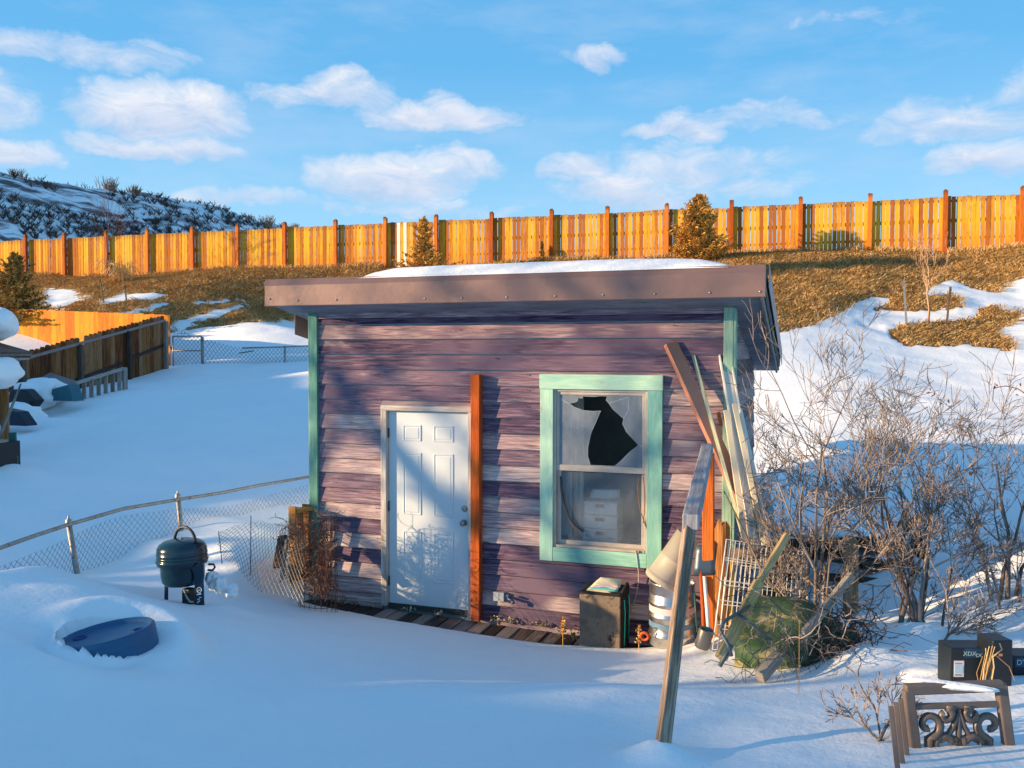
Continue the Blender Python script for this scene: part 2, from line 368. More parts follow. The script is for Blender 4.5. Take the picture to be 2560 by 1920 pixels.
bumpat(1790, 1612, 7.2, .08, .2); bumpat(2160, 1640, 6.0, .14, .3); bumpat(2290, 1600, 6.4, .16, .4, .3); bumpat(2080, 1560, 6.9, .14, .4, .25); bumpat(2240, 1540, 7.2, .12, .35, .2)
bumpat(120, 985, 20, .15, .6, .5); bumpat(40, 1090, 18, .25, 1., .6); bumpat(10, 1190, 13, .25, 1.0, .5); bumpat(75, 1150, 13.2, -.1, .6, .4)
_pb = at(1644, 1900, 4.12); BUMPS.append((_pb.x, _pb.y, .10, .16, .14)); BUMPS.append((4.4, -.6, .05, .4, .4)); BUMPS.append((6.6, -1.2, .12, .5, .4)); BUMPS.append((5.6, .4, .1, .6, .3))
BAR = at(268, 1585, 5.45)   # barrel centre
def ground(x, y):
    x = np.atleast_1d(np.asarray(x, float)); y = np.atleast_1d(np.asarray(y, float))
    z = tps(x, y)
    for bx, by, h, r1, r2 in BUMPS: z = z+h*np.exp(-((x-bx)/r1)**2-((y-by)/r2)**2)
    # gentle wind drifts and lumps
    near = np.exp(-(y/14.)**2)
    z = z+.10*fbm(x*.45, y*.45, 5)+.035*fbm(x*1.7, y*1.7, 9)*near+(.010*fbm(x*4.2, y*9., 12)+.006*fbm(x*13, y*13, 14, 2))*near
    z = z+(.20*fbm(x*.25, y*1.1, 41)+.05*fbm(x*1.5, y*2.5, 43))*sstep(3, 6, y)*(1-sstep(13, 17, y))*sstep(3, 6, x)
    # snow banks around the barrel: pit over the lid, overhanging rim behind
    r = np.hypot((x-BAR.x)/1., (y-BAR.y))
    zt = BAR.z-.075
    z = np.where(r < .272, np.minimum(z, zt-.05), z)
    ringw = np.exp(-((r-.46)/.13)**2); dy = (y-BAR.y)/np.maximum(r, .01)
    z = z+ringw*np.clip(dy*.16+.01, -.03, .2)*(r > .262)
    dm = np.exp(-((r-.36)/.07)**2)*np.clip(-dy*1.4, 0, 1)*(r > .262)
    z = z*(1-dm)+dm*np.minimum(z, BAR.z-.012-.09*np.clip((x-BAR.x)/.3, 0, 1))
    # bank in front of the shed falls to the deck
    e = np.interp(x, ex, ey)
    infront = (x > -1.35) & (x < 4.3)
    m = sstep(-.12, .02, y-e)*sstep(-1.2, -.95, x)*(1-sstep(3.3, 4.1, x))
    Hn = np.maximum(z, .03)+.04; zb = np.where((y < e) & infront, -.07+Hn*np.tanh((.25*np.maximum(e-y, 0)+.10*np.maximum(e-y, 0)**2)/Hn), z)
    bw = sstep(-1.3, -1.0, x)*(1-sstep(2.6, 3.6, x))
    z = z*(1-bw)+zb*bw
    deck = -.26
    z = z*(1-m)+np.where(y > e, deck, z)*m*(y < 3.2)+z*m*(y >= 3.2)
    ins = (x > -.88) & (x < 3.48) & (y > -.1) & (y < 3.35); z = np.where(ins, -.3, z)
    # embankment roughness
    emb = sstep(2.6, 4.0, z)
    z = z+emb*(.35*fbm(x*.5, y*.7, 21)+.18*fbm(x*1.6, y*1.6, 33))*(1-sstep(5.9, 6.4, z))
    # fall away behind the crest and far outside
    cy_ = 25.42+.0318*(x+32.8)
    back = sstep(3.5, 40, y-cy_); z = z*(1-back)+(-3.)*back
    far = np.maximum(sstep(30, 90, x-0), sstep(45, 110, -x)); z = z*(1-far)+.8*far*(1-back)-3*far*back
    fr = sstep(14, 60, -y); z = z*(1-fr)+.8*fr
    return z
def gz(x, y): return float(ground([x], [y])[0])
xs = np.concatenate([[-1500,-800,-400,-200,-120,-85], np.arange(-65,-34,2.), np.arange(-34,-7,.3), np.arange(-7,-3.5,.12), np.arange(-3.5,BAR.x-.6,.06), np.arange(BAR.x-.6,BAR.x+.6,.028), np.arange(BAR.x+.6,6.,.06), np.arange(6,9,.12), np.arange(9,20,.3), np.arange(20,45,1.5), [50,70,100,200,400,800,1500]])
ys = np.concatenate([[-1500,-600,-250,-120,-60,-40,-30,-24,-20,-17], np.arange(-15,-7,.4), np.arange(-7,BAR.y-.6,.065), np.arange(BAR.y-.6,BAR.y+.6,.028), np.arange(BAR.y+.6,-1.8,.065), np.arange(-1.8,.35,.04), np.arange(.35,4,.09), np.arange(4,14,.14), np.arange(14,28.5,.16), np.arange(28.5,40,1.), np.arange(40,70,4.), [90,140,250,500,900,1600]])
GX, GY = np.meshgrid(xs, ys); nx, ny = len(xs), len(ys)
GZ = ground(GX.ravel(), GY.ravel()).reshape(GX.shape)
# where dry grass shows through the snow (patches traced once, kept in world space)
px_, py_, pd_ = proj(np.stack([GX.ravel(), GY.ravel(), GZ.ravel()], 1))
def inpoly(x, y, poly):
    r = np.zeros(x.shape, bool); n = len(poly)
    for i in range(n):
        x0, y0 = poly[i]; x1, y1 = poly[(i+1) % n]
        c = ((y0 > y) != (y1 > y)); t = (x1-x0)*(y-y0)/np.where(y1 == y0, 1e-9, (y1-y0))+x0
        r ^= c & (x < t)
    return r
GR = [[(-400,500),(700,500),(1500,480),(3200,380),(3200,560),(2620,660),(2560,692),(2522,701),(2487,730),(2464,727),(2412,712),(2377,695),(2325,715),(2311,736),(2371,730),(2409,741),(2392,756),(2412,762),(2340,773),(2267,776),(2175,776),(2224,753),(2215,738),(2169,741),(2137,756),(2108,776),(2065,793),(2021,814),(1946,828),(1850,835),(1200,820),(800,800),(740,795),(640,802),(520,818),(430,828),(380,835),(250,800),(60,790),(-400,800)],
      [(2221,817),(2224,837),(2267,857),(2371,863),(2426,860),(2461,866),(2493,869),(2532,872),(2530,846),(2484,828),(2556,795),(2499,762),(2455,767),(2426,793),(2296,801)],
      [(2545,770),(2700,740),(2700,800),(2570,800)]]
SN = [[(105,722),(180,725),(196,747),(150,770),(100,768)],[(245,752),(300,733),(410,733),(405,744),(255,758)],[(196,735),(225,738),(218,752),(200,750)],
      [(125,775),(160,768),(150,778),(120,780)],[(185,772),(210,767),(205,774)],[(300,781),(347,768),(430,752),(428,758),(350,779)],[(350,786),(380,770),(385,778),(350,792)],
      [(434,806),(452,800),(560,766),(622,757),(620,764),(520,800),(470,808)],[(390,820),(480,806),(500,812),(400,832)],[(470,752),(590,745),(600,752),(500,760)],
      [(2224,718),(2240,718),(2236,723)],[(1900,845),(1960,825),(1975,835)]]
jx = px_+26*fbm(GX.ravel()*1.1, GY.ravel()*1.1, 3); jy = py_+13*fbm(GX.ravel()*1.3, GY.ravel()*1.3, 4)
G = np.zeros(px_.shape, bool)
for p in GR: G |= inpoly(jx, jy, p)
for p in SN: G &= ~inpoly(jx, jy, p)
G &= (GZ.ravel() > 2.3) & (GY.ravel() > 10) & (pd_ > 0)
G |= (GZ.ravel() > 4.2) & (GY.ravel() > 12) & ((px_ < -300) | (px_ > 3000))
grass_mask = G.astype(np.float32)
# small hollow where grass shows: snow is a layer ~6 cm thick
GZ = (GZ.ravel()-.05*grass_mask).reshape(GX.shape)
def grid_mesh(name, X, Y, Z, attr=None):
    ny, nx = X.shape; v = np.stack([X.ravel(), Y.ravel(), Z.ravel()], 1)
    i = np.arange(nx-1)[None, :]+np.arange(ny-1)[:, None]*nx; i = i.ravel()
    q = np.stack([i, i+1, i+nx+1, i+nx], 1)
    me = bpy.data.meshes.new(name); me.vertices.add(len(v)); me.vertices.foreach_set('co', v.ravel())
    me.loops.add(q.size); me.loops.foreach_set('vertex_index', q.ravel().astype(np.int32))
    me.polygons.add(len(q)); me.polygons.foreach_set('loop_start', (np.arange(len(q))*4).astype(np.int32)); me.polygons.foreach_set('loop_total', np.full(len(q), 4, np.int32))
    me.polygons.foreach_set('use_smooth', np.ones(len(q), bool))
    if attr is not None:
        for k, a in attr.items():
            A = me.attributes.new(k, 'FLOAT', 'POINT'); A.data.foreach_set('value', a)
    me.update(); me.validate()
    o = bpy.data.objects.new(name, me); COL.objects.link(o); return o
def snow_nodes(nt, b, pos):
    n1 = nz(nt, pos, 1.3, 5, .6); n2 = nz(nt, pos, 14., 4, .65); n3 = nz(nt, pos, 130., 3, .6)
    col = ramp(nt, n1, [(.3, (.84, .87, .89)), (.7, (.91, .91, .90))])
    h = mth(nt, 'ADD', mth(nt, 'MULTIPLY', n2, .016), mth(nt, 'ADD', mth(nt, 'MULTIPLY', n3, .0018), mth(nt, 'MULTIPLY', n1, .05)))
    return col, h
def snow_mat(name):
    m, nt, b = mat_new(name); pos = N(nt, 'ShaderNodeNewGeometry').outputs['Position']
    col, h = snow_nodes(nt, b, pos); lk(nt, col, b.inputs['Base Color']); b.inputs['Roughness'].default_value = .75; b.inputs['Specular IOR Level'].default_value = .2
    b.inputs['Subsurface Weight'].default_value = .15; b.inputs['Subsurface Radius'].default_value = (.02, .03, .05)
    bu = N(nt, 'ShaderNodeBump'); bu.inputs['Strength'].default_value = .5; bu.inputs['Distance'].default_value = 1.; lk(nt, h, bu.inputs['Height']); lk(nt, bu.outputs[0], b.inputs['Normal'])
    return m
SNOW = snow_mat('snow')
def ground_mat():
    m, nt, b = mat_new('snow_and_dry_turf'); pos = N(nt, 'ShaderNodeNewGeometry').outputs['Position']
    col, h = snow_nodes(nt, b, pos)
    gm = N(nt, 'ShaderNodeAttribute', attribute_name='turf').outputs['Fac']
    gg = mth(nt, 'ADD', gm, mth(nt, 'MULTIPLY_ADD', nz(nt, pos, 2.6, 6, .7), 1.5, -.75))
    f = ramp(nt, gg, [(.46, (0, 0, 0)), (.54, (1, 1, 1))])
    s1 = nz(nt, mapping(nt, pos, (1, 2.2, 2.2), rot=(0, 0, .5)), 5.5, 6, .7, 1.5); s2 = nz(nt, pos, .5, 4)
    gc = ramp(nt, mth(nt, 'ADD', mth(nt, 'MULTIPLY', s1, .8), mth(nt, 'MULTIPLY', s2, .25)), [(.32, (.14, .08, .04)), (.5, (.36, .21, .08)), (.68, (.55, .34, .14))])
    # muddy, old snow near the turf
    dirt = ramp(nt, mth(nt, 'ADD', nz(nt, pos, 1.7, 6, .7), mth(nt, 'MULTIPLY', gm, .2)), [(.62, (0, 0, 0)), (.75, (.45,)*3)])
    sepz = N(nt, 'ShaderNodeSeparateXYZ'); lk(nt, pos, sepz.inputs[0])
    hi = N(nt, 'ShaderNodeMapRange'); lk(nt, sepz.outputs[2], hi.inputs[0]); hi.inputs[1].default_value = 2.2; hi.inputs[2].default_value = 3.
    col = mixc(nt, mth(nt, 'MULTIPLY', dirt, hi.outputs[0]), col, (.42, .30, .18))
    c = mixc(nt, f, col, gc); lk(nt, c, b.inputs['Base Color'])
    b.inputs['Roughness'].default_value = .8; b.inputs['Specular IOR Level'].default_value = .15
    hh = mth(nt, 'ADD', h, mth(nt, 'MULTIPLY', mth(nt, 'MULTIPLY', s1, f), .25))
    bu = N(nt, 'ShaderNodeBump'); bu.inputs['Strength'].default_value = .5; bu.inputs['Distance'].default_value = 1.; lk(nt, hh, bu.inputs['Height']); lk(nt, bu.outputs[0], b.inputs['Normal'])
    return m
gr = grid_mesh('ground', GX, GY, GZ, {'turf': grass_mask}); gr.data.materials.append(ground_mat()); gr['kind'] = 'structure'
from mathutils.bvhtree import BVHTree
# ---- dry grass on the embankment: bent blades in tufts (nobody could count it)
def blades(name, roots, hgt, wid, lean, mats, label, cat, n_seg=2, spread=.9):
    n = len(roots); ang_ = rng.uniform(0, 2*np.pi, n); H = hgt*rng.uniform(.5, 1.3, n); Lr = lean*rng.uniform(.4, 1.3, n)
    dx = np.cos(ang_)*spread+.25; dy = np.sin(ang_)*spread-.45; wx, wy = -np.sin(ang_*1.7), np.cos(ang_*1.7)
    V = np.zeros((n, 5, 3))
    for k, (t, ww) in enumerate(((0, 1.), (.55, .8))):
        c = roots+np.stack([dx*Lr*t**1.6, dy*Lr*t**1.6, H*(t-.35*t*t)], 1)
        o = np.stack([wx, wy, np.zeros(n)], 1)*(wid*ww*.5)
        V[:, 2*k] = c-o; V[:, 2*k+1] = c+o
    V[:, 4] = roots+np.stack([dx*Lr, dy*Lr, H*.55], 1)
    base = (np.arange(n)*5)[:, None]
    q = base+np.array([[0, 1, 3, 2]]); t = base+np.array([[2, 3, 4]])
    me = bpy.data.meshes.new(name); me.vertices.add(n*5); me.vertices.foreach_set('co', V.ravel())
    li = np.concatenate([q, t], 1).ravel().astype(np.int32); me.loops.add(len(li)); me.loops.foreach_set('vertex_index', li)
    me.polygons.add(2*n); st = np.stack([np.arange(n)*7, np.arange(n)*7+4], 1).ravel().astype(np.int32); me.polygons.foreach_set('loop_start', st)
    me.polygons.foreach_set('loop_total', np.tile([4, 3], n).astype(np.int32))
    A = me.attributes.new('rnd', 'FLOAT', 'FACE'); A.data.foreach_set('value', np.repeat(rng.uniform(0, 1, n), 2).astype(np.float32))
    me.materials.append(mats); me.update(); me.validate()
    o = bpy.data.objects.new(name, me); COL.objects.link(o); tag(o, label, cat, kind='stuff'); return o
def straw_mat(name, stops):
    m, nt, b = mat_new(name); rn = N(nt, 'ShaderNodeAttribute', attribute_name='rnd').outputs['Fac']
    pos = N(nt, 'ShaderNodeNewGeometry').outputs['Position']
    c = ramp(nt, mth(nt, 'ADD', mth(nt, 'MULTIPLY', rn, .6), mth(nt, 'MULTIPLY', nz(nt, pos, 1.1, 5, .65), .5)), stops)
    lk(nt, c, b.inputs['Base Color']); b.inputs['Roughness'].default_value = .85; b.inputs['Specular IOR Level'].default_value = .1
    return m
STRAW = straw_mat('dry_grass', [(.15, (.16, .09, .045)), (.36, (.44, .26, .10)), (.6, (.66, .43, .18)), (.9, (.82, .60, .30))])
nb = 260000
cells = np.flatnonzero(grass_mask.reshape(GX.shape)[:-1, :-1].ravel() > .5)
# cell area weights (in view only)
cx, cy = (cells % (nx-1)), (cells//(nx-1))
area = (xs[cx+1]-xs[cx])*(ys[cy+1]-ys[cy]); vis = proj(np.stack([xs[cx], ys[cy], GZ[cy, cx]], 1))
okc = (vis[0] > -150) & (vis[0] < 2720) & (vis[2] > 0) & (ys[cy] < 27.2)
cells, area, cx, cy = cells[okc], area[okc], cx[okc], cy[okc]
pick = rng.choice(len(cells), nb, p=area/area.sum())
gx_ = xs[cx[pick]]+rng.uniform(0, 1, nb)*(xs[cx[pick]+1]-xs[cx[pick]]); gy_ = ys[cy[pick]]+rng.uniform(0, 1, nb)*(ys[cy[pick]+1]-ys[cy[pick]])
tuft = vnoise(gx_*2.6, gy_*2.6, 50)+.5*vnoise(gx_*6, gy_*6, 51)
keep = tuft > .34+.3*rng.uniform(-1, 1, nb)*.6; gx_, gy_, tuft = gx_[keep], gy_[keep], tuft[keep]
def zgrid(x, y):
    i = np.clip(np.searchsorted(xs, x)-1, 0, nx-2); j = np.clip(np.searchsorted(ys, y)-1, 0, ny-2)
    fx = (x-xs[i])/(xs[i+1]-xs[i]); fy = (y-ys[j])/(ys[j+1]-ys[j])
    return (GZ[j, i]*(1-fx)+GZ[j, i+1]*fx)*(1-fy)+(GZ[j+1, i]*(1-fx)+GZ[j+1, i+1]*fx)*fy
blades('dry_grass', np.stack([gx_, gy_, zgrid(gx_, gy_)-.01], 1), np.full(len(tuft), .17), .022, .28, STRAW, 'matted dry brown grass covering the embankment below the tall fence', 'grass')
# taller grass fringe at the fence foot
nf = 16000; fx_ = rng.uniform(-34, 13, nf); fy_ = 25.42+.0318*(fx_+32.8)-rng.uniform(.02, .75, nf)**1.3
kk = vnoise(fx_*1.3, fy_*0+2, 7) > .3; fx_, fy_ = fx_[kk], fy_[kk]
blades('fence_grass', np.stack([fx_, fy_, zgrid(fx_, fy_)], 1), .42, .018, .16, STRAW, 'taller straw coloured grass along the foot of the tall fence', 'grass', spread=1.)
# ================================================================== far hillside
HP = [(-420,400,52),(-200,415,60),(0,434,70),(69,449,73),(172,461,78),(240,474,84),(361,485,92),(429,498,98),(515,511,108),(584,531,117),(635,551,125),(720,568,150),(800,600,175)]
crest = np.array([list(at(*p)) for p in HP])
tt = np.linspace(0, len(HP)-1, 260); cr = np.stack([np.interp(tt, np.arange(len(HP)), crest[:, k]) for k in range(3)], 1)
ss = np.concatenate([[-1., -.35, -.12], np.linspace(0, 1, 90)])
down = np.array([.9465, .3228-.25]); down /= np.linalg.norm(down)
HX = np.zeros((len(ss), 260)); HY = HX.copy(); HZ = HX.copy()
for i, s_ in enumerate(ss):
    L = s_*42
    HX[i] = cr[:, 0]+down[0]*L; HY[i] = cr[:, 1]+down[1]*L
    HZ[i] = cr[:, 2]-(.62*L if L > 0 else -.25*L)
    if L > 0: HZ[i] += min(1, L/3)*(2.2*fbm(HX[i]*.16, HY[i]*.16, 60)+1.0*fbm(HX[i]*.5, HY[i]*.5, 61))
    HZ[i] += .5*fbm(HX[i]*.3, HY[i]*.3, 62)
hill = grid_mesh('hill', HX, HY, HZ); hill['kind'] = 'structure'
hm, nt, b = mat_new('hill_snow_and_brush'); pos = N(nt, 'ShaderNodeNewGeometry').outputs['Position']
q1 = nz(nt, mapping(nt, pos, (1.6, .30, .9), rot=(0, 0, .35)), .42, 5, .62, .8)
c = ramp(nt, q1, [(.48, (.80, .85, .88)), (.55, (.40, .37, .38)), (.62, (.10, .08, .08))]); lk(nt, c, b.inputs['Base Color']); b.inputs['Roughness'].default_value = .9
hill.data.materials.append(hm)
# ---- unseen ridge west of the yard, added and shaped to keep it in shade
wx = np.arange(-90.5, -18, 1.5); wy = np.arange(-95, 16, .45); WX, WY = np.meshgrid(wx, wy)
prof = np.interp(WY, [-95, -60, -40, -33, -28, -25.4, -23, -20, -16, -12, -6, -1, 2, 6, 10, 14], [12, 14, 13.6, 12.6, 11.55, 10.2, 9.6, 9.75, 10.2, 10.5, 9.9, 8.5, 6.4, 3.2, 1.2, .3])
prof = prof+(.75+.9*sstep(27, 30, -WY))*fbm(WX*0+.3, WY*.9, 71)
for (px_d, py_d, zz_, w_, dp) in [(1300, 1742, .43, .85, .42), (1000, 1750, .53, .6, .35), (60, 1575, .90, .6, .42), (60, 1650, .85, .5, .40), (1000, 1560, .12, .35, .15), (1700, 1760, .50, .4, .3)]:  # dips cut into the added ridge to let sun patches through
    T_ = onZ(px_d, py_d, zz_); t_ = (T_.x+41)/.868; y0_ = T_.y-.4963*t_; prof = np.minimum(prof, zz_-dp+.2038*t_+.3+np.abs((WY-y0_)/w_)**3*.6)
cross = np.where(WX > -41, np.exp(-((WX+41)/10.)**2), np.exp(-((WX+41)/26.)**2))
WZ = prof*cross+.3*fbm(WX*.3, WY*.3, 72)-.3
wh = grid_mesh('added_shade_ridge', WX, WY, WZ); wh['kind'] = 'structure'; wh.data.materials.append(SNOW)
# ================================================================== materials for wood and metal
SIDING = wood('purple_siding', [(.055,.035,.075),(.20,.125,.19),(.43,.29,.31),(.70,.55,.52)], dark=(.035,.02,.05), knots=.85, var=.36, grain=.5, bumpd=.006, stain=((.17,.115,.17), 1.0, .50), streak=24., us=1.6, stain2=((.50,.37,.33), 1.6, .63))
TEAL = wood('teal_painted_trim', [(.13,.33,.26),(.24,.47,.36),(.40,.58,.42)], dark=(.10,.14,.10), knots=.3, var=.5, grain=.3, bumpd=.003, streak=6.)
MINT = wood('mint_painted_casing', [(.17,.42,.36),(.29,.56,.46),(.44,.66,.52)], dark=(.30,.24,.16), knots=.45, var=.35, grain=.10, bumpd=.0015, streak=4.)
BACK = plain('siding_backing', (.03,.022,.035), .9)
FASCIA = plain('brown_metal_fascia', (.22,.135,.12), .4, .2, .12, 3., .004, fine=9., spec=.5)
SOFFIT = wood('soffit_plywood', [(.11,.12,.15),(.22,.24,.29),(.32,.35,.40)], dark=(.04,.04,.05), knots=.8, var=.3, grain=.3, streak=3.)
WHITEWOOD = wood('weathered_white_wood', [(.40,.33,.27),(.62,.60,.56),(.74,.72,.68)], dark=(.25,.13,.07), knots=.35, var=.3, grain=.35, streak=12.)
DOORW = plain('white_door_paint', (.62,.67,.69), .45, 0, .04, 1.5, .0006, fine=30., dirt=((.55,.52,.46), 2., .66))
CEDAR = wood('orange_cedar', [(.30,.045,.008),(.52,.10,.014),(.66,.17,.025)], dark=(.16,.02,.005), knots=.4, var=.3, grain=.3, streak=10., tops=[(.35,-.1,(.05,.035,.03),.9)])
STEEL = plain('dull_steel', (.36,.35,.34), .42, .85, .25, 20., .001, dirt=((.16,.09,.05), 9., .62))
GALV = plain('galvanised_steel', (.34,.33,.31), .5, .75, .3, 14., .001, dirt=((.20,.12,.07), 16., .56))
ALU = plain('aluminium_sash', (.50,.44,.38), .5, .3, .15, 8.)
PALEMETAL = plain('pale_channel', (.86,.80,.70), .5, .0, .10, 5.)
BLACKP = plain('black_plastic', (.012,.014,.018), .45, 0, .2, 8.)
RUST = plain('rusty_steel', (.16,.07,.035), .85, .3, .4, 20., .002)
GREYW = wood('grey_weathered_wood', [(.14,.12,.10),(.28,.25,.22),(.42,.38,.34)], dark=(.05,.035,.025), knots=.7, var=.5, grain=.5, streak=10.)
DECKW = wood('deck_wood', [(.05,.035,.03),(.17,.12,.10),(.30,.23,.20)], dark=(.03,.02,.02), knots=.5, var=.9, grain=.5, streak=6.)
DARKM = plain('dark_recess', (.01,.01,.012), .9)
# ================================================================== shed
X0, X1, YB = -.905, 3.50, 3.05
def sz(x, y): return 3.15-.185*(y+.5)          # underside of the roof
def rz(x, y): return 3.39-.185*(y+.47)         # roof top
shed = thing('shed', 'purple plank shed with a shallow sloping roof, mint framed window and white door', 'shed', (1.3, 1.5, -.1))
DX0, DX1, DZ = -.067, .967, 2.09
WX0, WX1, WZ0, WZ1 = 1.80, 2.745, .735, 2.295
m = MB()
z = 3.085; k = 0
while z > -.16:
    h = .158; zt, zb = z, max(-.2, z-h+.012)
    spans = [(X0+.09, X1-.075)]
    if zb < DZ: spans = [(X0+.09, DX0+.004), (DX1-.004, X1-.075)]
    new = []
    for a, b in spans:
        if zb < WZ1 and zt > WZ0 and a < WX0 and b > WX1: new += [(a, WX0), (WX1, b)]
        else: new.append((a, b))
    if zb < DZ < zt: new.append((DX0+.005, DX1-.005, DZ+.001))
    for sp_ in new:
        a, b = sp_[:2]; zb0 = zb; zb = sp_[2] if len(sp_) > 2 else zb
        nseg = max(2, int((b-a)/.16)); vs = []; fs = []; uvs = []; ou, ov = random.random()*50, random.random()*50
        wob = .0045 if z < 2.4 else .0025; w0 = random.uniform(-.003, .003)
        for i in range(nseg+1):
            x = a+(b-a)*i/nseg; j1 = wob*noise.noise(Vector((x*2.2, k*3.1, 0))); j2 = .005*noise.noise(Vector((x*1.7, k*3.1, 9)))
            yb = -.036+w0+j2; yt = -.017+j2*.5
            vs += [(x, 0, zb+j1), (x, yb, zb+j1), (x, yb-.0005, zb+.012+j1), (x, yt, zt+j1*.5), (x, 0, zt+j1*.5)]
        L = b-a
        for i in range(nseg):
            for q in range(4):
                c = 5*i+q; fs.append([c, c+5, c+6, c+1]); u0, u1 = ou+L*i/nseg, ou+L*(i+1)/nseg; vv = [0, .03, .042, .19, .21]
                uvs.append([(u0, ov+vv[q]), (u1, ov+vv[q]), (u1, ov+vv[q+1]), (u0, ov+vv[q+1])])
        fs += [[4, 3, 2, 1, 0], [5*nseg+q for q in range(5)]]; uvs += [[(ou, ov)]*5]*2
        m.add(vs, fs, uvs, random.random()); zb = zb0
    z -= h; k += 1
m.build('front_siding', SIDING, shed)
m = MB(); z = 3.05; k = 0
while z > -.1:
    h = .158; zb = z-h+.009; ye = min(YB-.02, (3.10-z)/.185) if z > 2.55 else YB-.02
    if ye > .12:
        vv0 = random.random()*50; n_ = 16
        for i in range(n_):
            ya, yb_ = .075+(ye-.075)*i/n_, .075+(ye-.075)*(i+1)/n_
            j = [.012*noise.noise(Vector((t*2., k*2.3, 4))) for t in (ya, yb_)]
            m.add([(X1, ya, zb), (X1+.028+j[0], ya, zb), (X1+.014+j[0], ya, z), (X1, ya, z), (X1, yb_, zb), (X1+.028+j[1], yb_, zb), (X1+.014+j[1], yb_, z), (X1, yb_, z)],
                  [[0, 4, 5, 1], [1, 5, 6, 2], [2, 6, 7, 3]], [[(vv0+ya, 0), (vv0+yb_, 0), (vv0+yb_, .03), (vv0+ya, .03)], [(vv0+ya, .03+vv0), (vv0+yb_, .03+vv0), (vv0+yb_, .19+vv0), (vv0+ya, .19+vv0)], [(vv0+ya, .2), (vv0+yb_, .2), (vv0+yb_, .22), (vv0+ya, .22)]], (k*.37) % 1)
    z -= h; k += 1
m.build('side_siding', wood('grey_side_siding', [(.10,.08,.09),(.24,.20,.22),(.38,.33,.34)], dark=(.03,.02,.02), knots=.7, var=.5, grain=.5), shed)
m = MB()   # carcass walls with a true window opening
m.box(X0+.02, DX0+.002, .001, .09, -.25, 3.03); m.box(DX1-.002, WX0, .001, .09, -.25, 3.03); m.box(DX0+.002, DX1-.002, .001, .09, DZ-.002, 3.03); m.box(WX1, X1-.02, .001, .09, -.25, 3.03); m.box(WX0, WX1, .001, .09, -.25, WZ0); m.box(WX0, WX1, .001, .09, WZ1, 3.03)
for x in (X0+.02, X1-.08):
    m.add([(x, .09, -.25), (x+.08, .09, -.25), (x+.08, YB, -.25), (x, YB, -.25), (x, .09, 3.03), (x+.08, .09, 3.03), (x+.08, YB, 2.48), (x, YB, 2.48)], [[0, 1, 2, 3], [4, 7, 6, 5], [0, 4, 5, 1], [1, 5, 6, 2], [2, 6, 7, 3], [3, 7, 4, 0]])
m.box(X0+.1, X1-.08, YB-.08, YB-.01, -.25, 2.48); m.box(X0+.1, X1-.08, .09, YB-.08, -.25, -.02)
m.build('carcass', plain('shed_interior', (.55,.66,.70), .9), shed)
random.seed(55)
for k in range(46):
    x_ = random.choice([X0+.14, X0+.16, 1.14, 1.55, 3.0, 3.38, 2.95, -.12, 1.2])+random.uniform(-.02, .02); z_ = 3.085-.158*random.randint(0, 18)-.03
    if WX0-.15 < x_ < WX1+.15 and .58 < z_ < 2.45: continue
    if DX0 < x_ < DX1 and z_ < DZ: continue
    m = MB(); m.lathe([(0, .005), (.005, .004), (.0065, -.002)], 8, Matrix.Translation((x_, -.0355, z_)) @ Matrix.Rotation(math.pi/2, 4, 'X')); m.build('nail_head', RUST, shed)
m = MB(); m.box(X0-.012, X0+.088, -.062, -.002, -.12, 3.055); m.build('corner_board', TEAL, shed, bevel=.004)
m = MB(); m.box(X0-.018, X0-.0, -.0615, .0, -.12, 3.05); m.box(X0-.018, X0, .0, .09, -.12, 3.05); m.build('corner_board', TEAL, shed)
m = MB(); m.box(X1-.075, X1+.012, -.062, -.002, -.12, 3.055); m.build('corner_board', TEAL, shed, bevel=.004)
m = MB(); m.box(X1+.013, X1+.036, -.058, .072, -.12, 3.05); m.build('corner_board', TEAL, shed, bevel=.003)
# roof
RX0, RX1, RY0, RY1 = -1.150, 3.800, -.48, 3.38
def slab(mb, x0, x1, y0, y1, zf0, zf1, rnd=.5):
    vs = [(x, y, zf(x, y)) for zf in (zf0, zf1) for x, y in ((x0, y0), (x1, y0), (x1, y1), (x0, y1))]
    uv = [[(y0, x0), (y1, x0), (y1, x1), (y0, x1)]]*6
    mb.add(vs, [[3, 2, 1, 0], [4, 5, 6, 7], [0, 1, 5, 4], [1, 2, 6, 5], [2, 3, 7, 6], [3, 0, 4, 7]], [[(x0, y0), (x1, y0), (x1, y1), (x0, y1)]]*2+uv[:4], rnd)
m = MB(); slab(m, RX0+.02, RX1-.02, RY0+.03, RY1, lambda x, y: rz(x, y)-.05, lambda x, y: rz(x, y)-.012); roof = m.build('roof', plain('dark_roofing', (.06,.045,.045), .8, 0, .2, 5.), shed)
m = MB(); slab(m, RX0+.03, RX1-.03, RY0+.02, RY1-.02, lambda x, y: sz(x, y)-.012, lambda x, y: sz(x, y)); m.build('soffit', SOFFIT, roof)
m = MB()   # bent metal fascia with slight oil-canning
nf_ = 60; vs = []; fs = []
prof = [(-.500, 3.112), (-.506, 3.118), (-.503, 3.22), (-.502, 3.322), (-.485, 3.345), (-.455, 3.392), (-.44, 3.394)]
for i in range(nf_+1):
    x = RX0-.008+(RX1-RX0+.016)*i/nf_
    for q, (y, z_) in enumerate(prof):
        j = .0035*noise.noise(Vector((x*1.3, q*.7, 3)))*(q in (2, 3)); dxx = -.022*((q > 3)) if i == 0 else 0
        vs.append((x+dxx, y+j, z_+.004*noise.noise(Vector((x*.9, 0, 5)))))
P = len(prof)
for i in range(nf_):
    for q in range(P-1): fs.append([i*P+q, (i+1)*P+q, (i+1)*P+q+1, i*P+q+1])
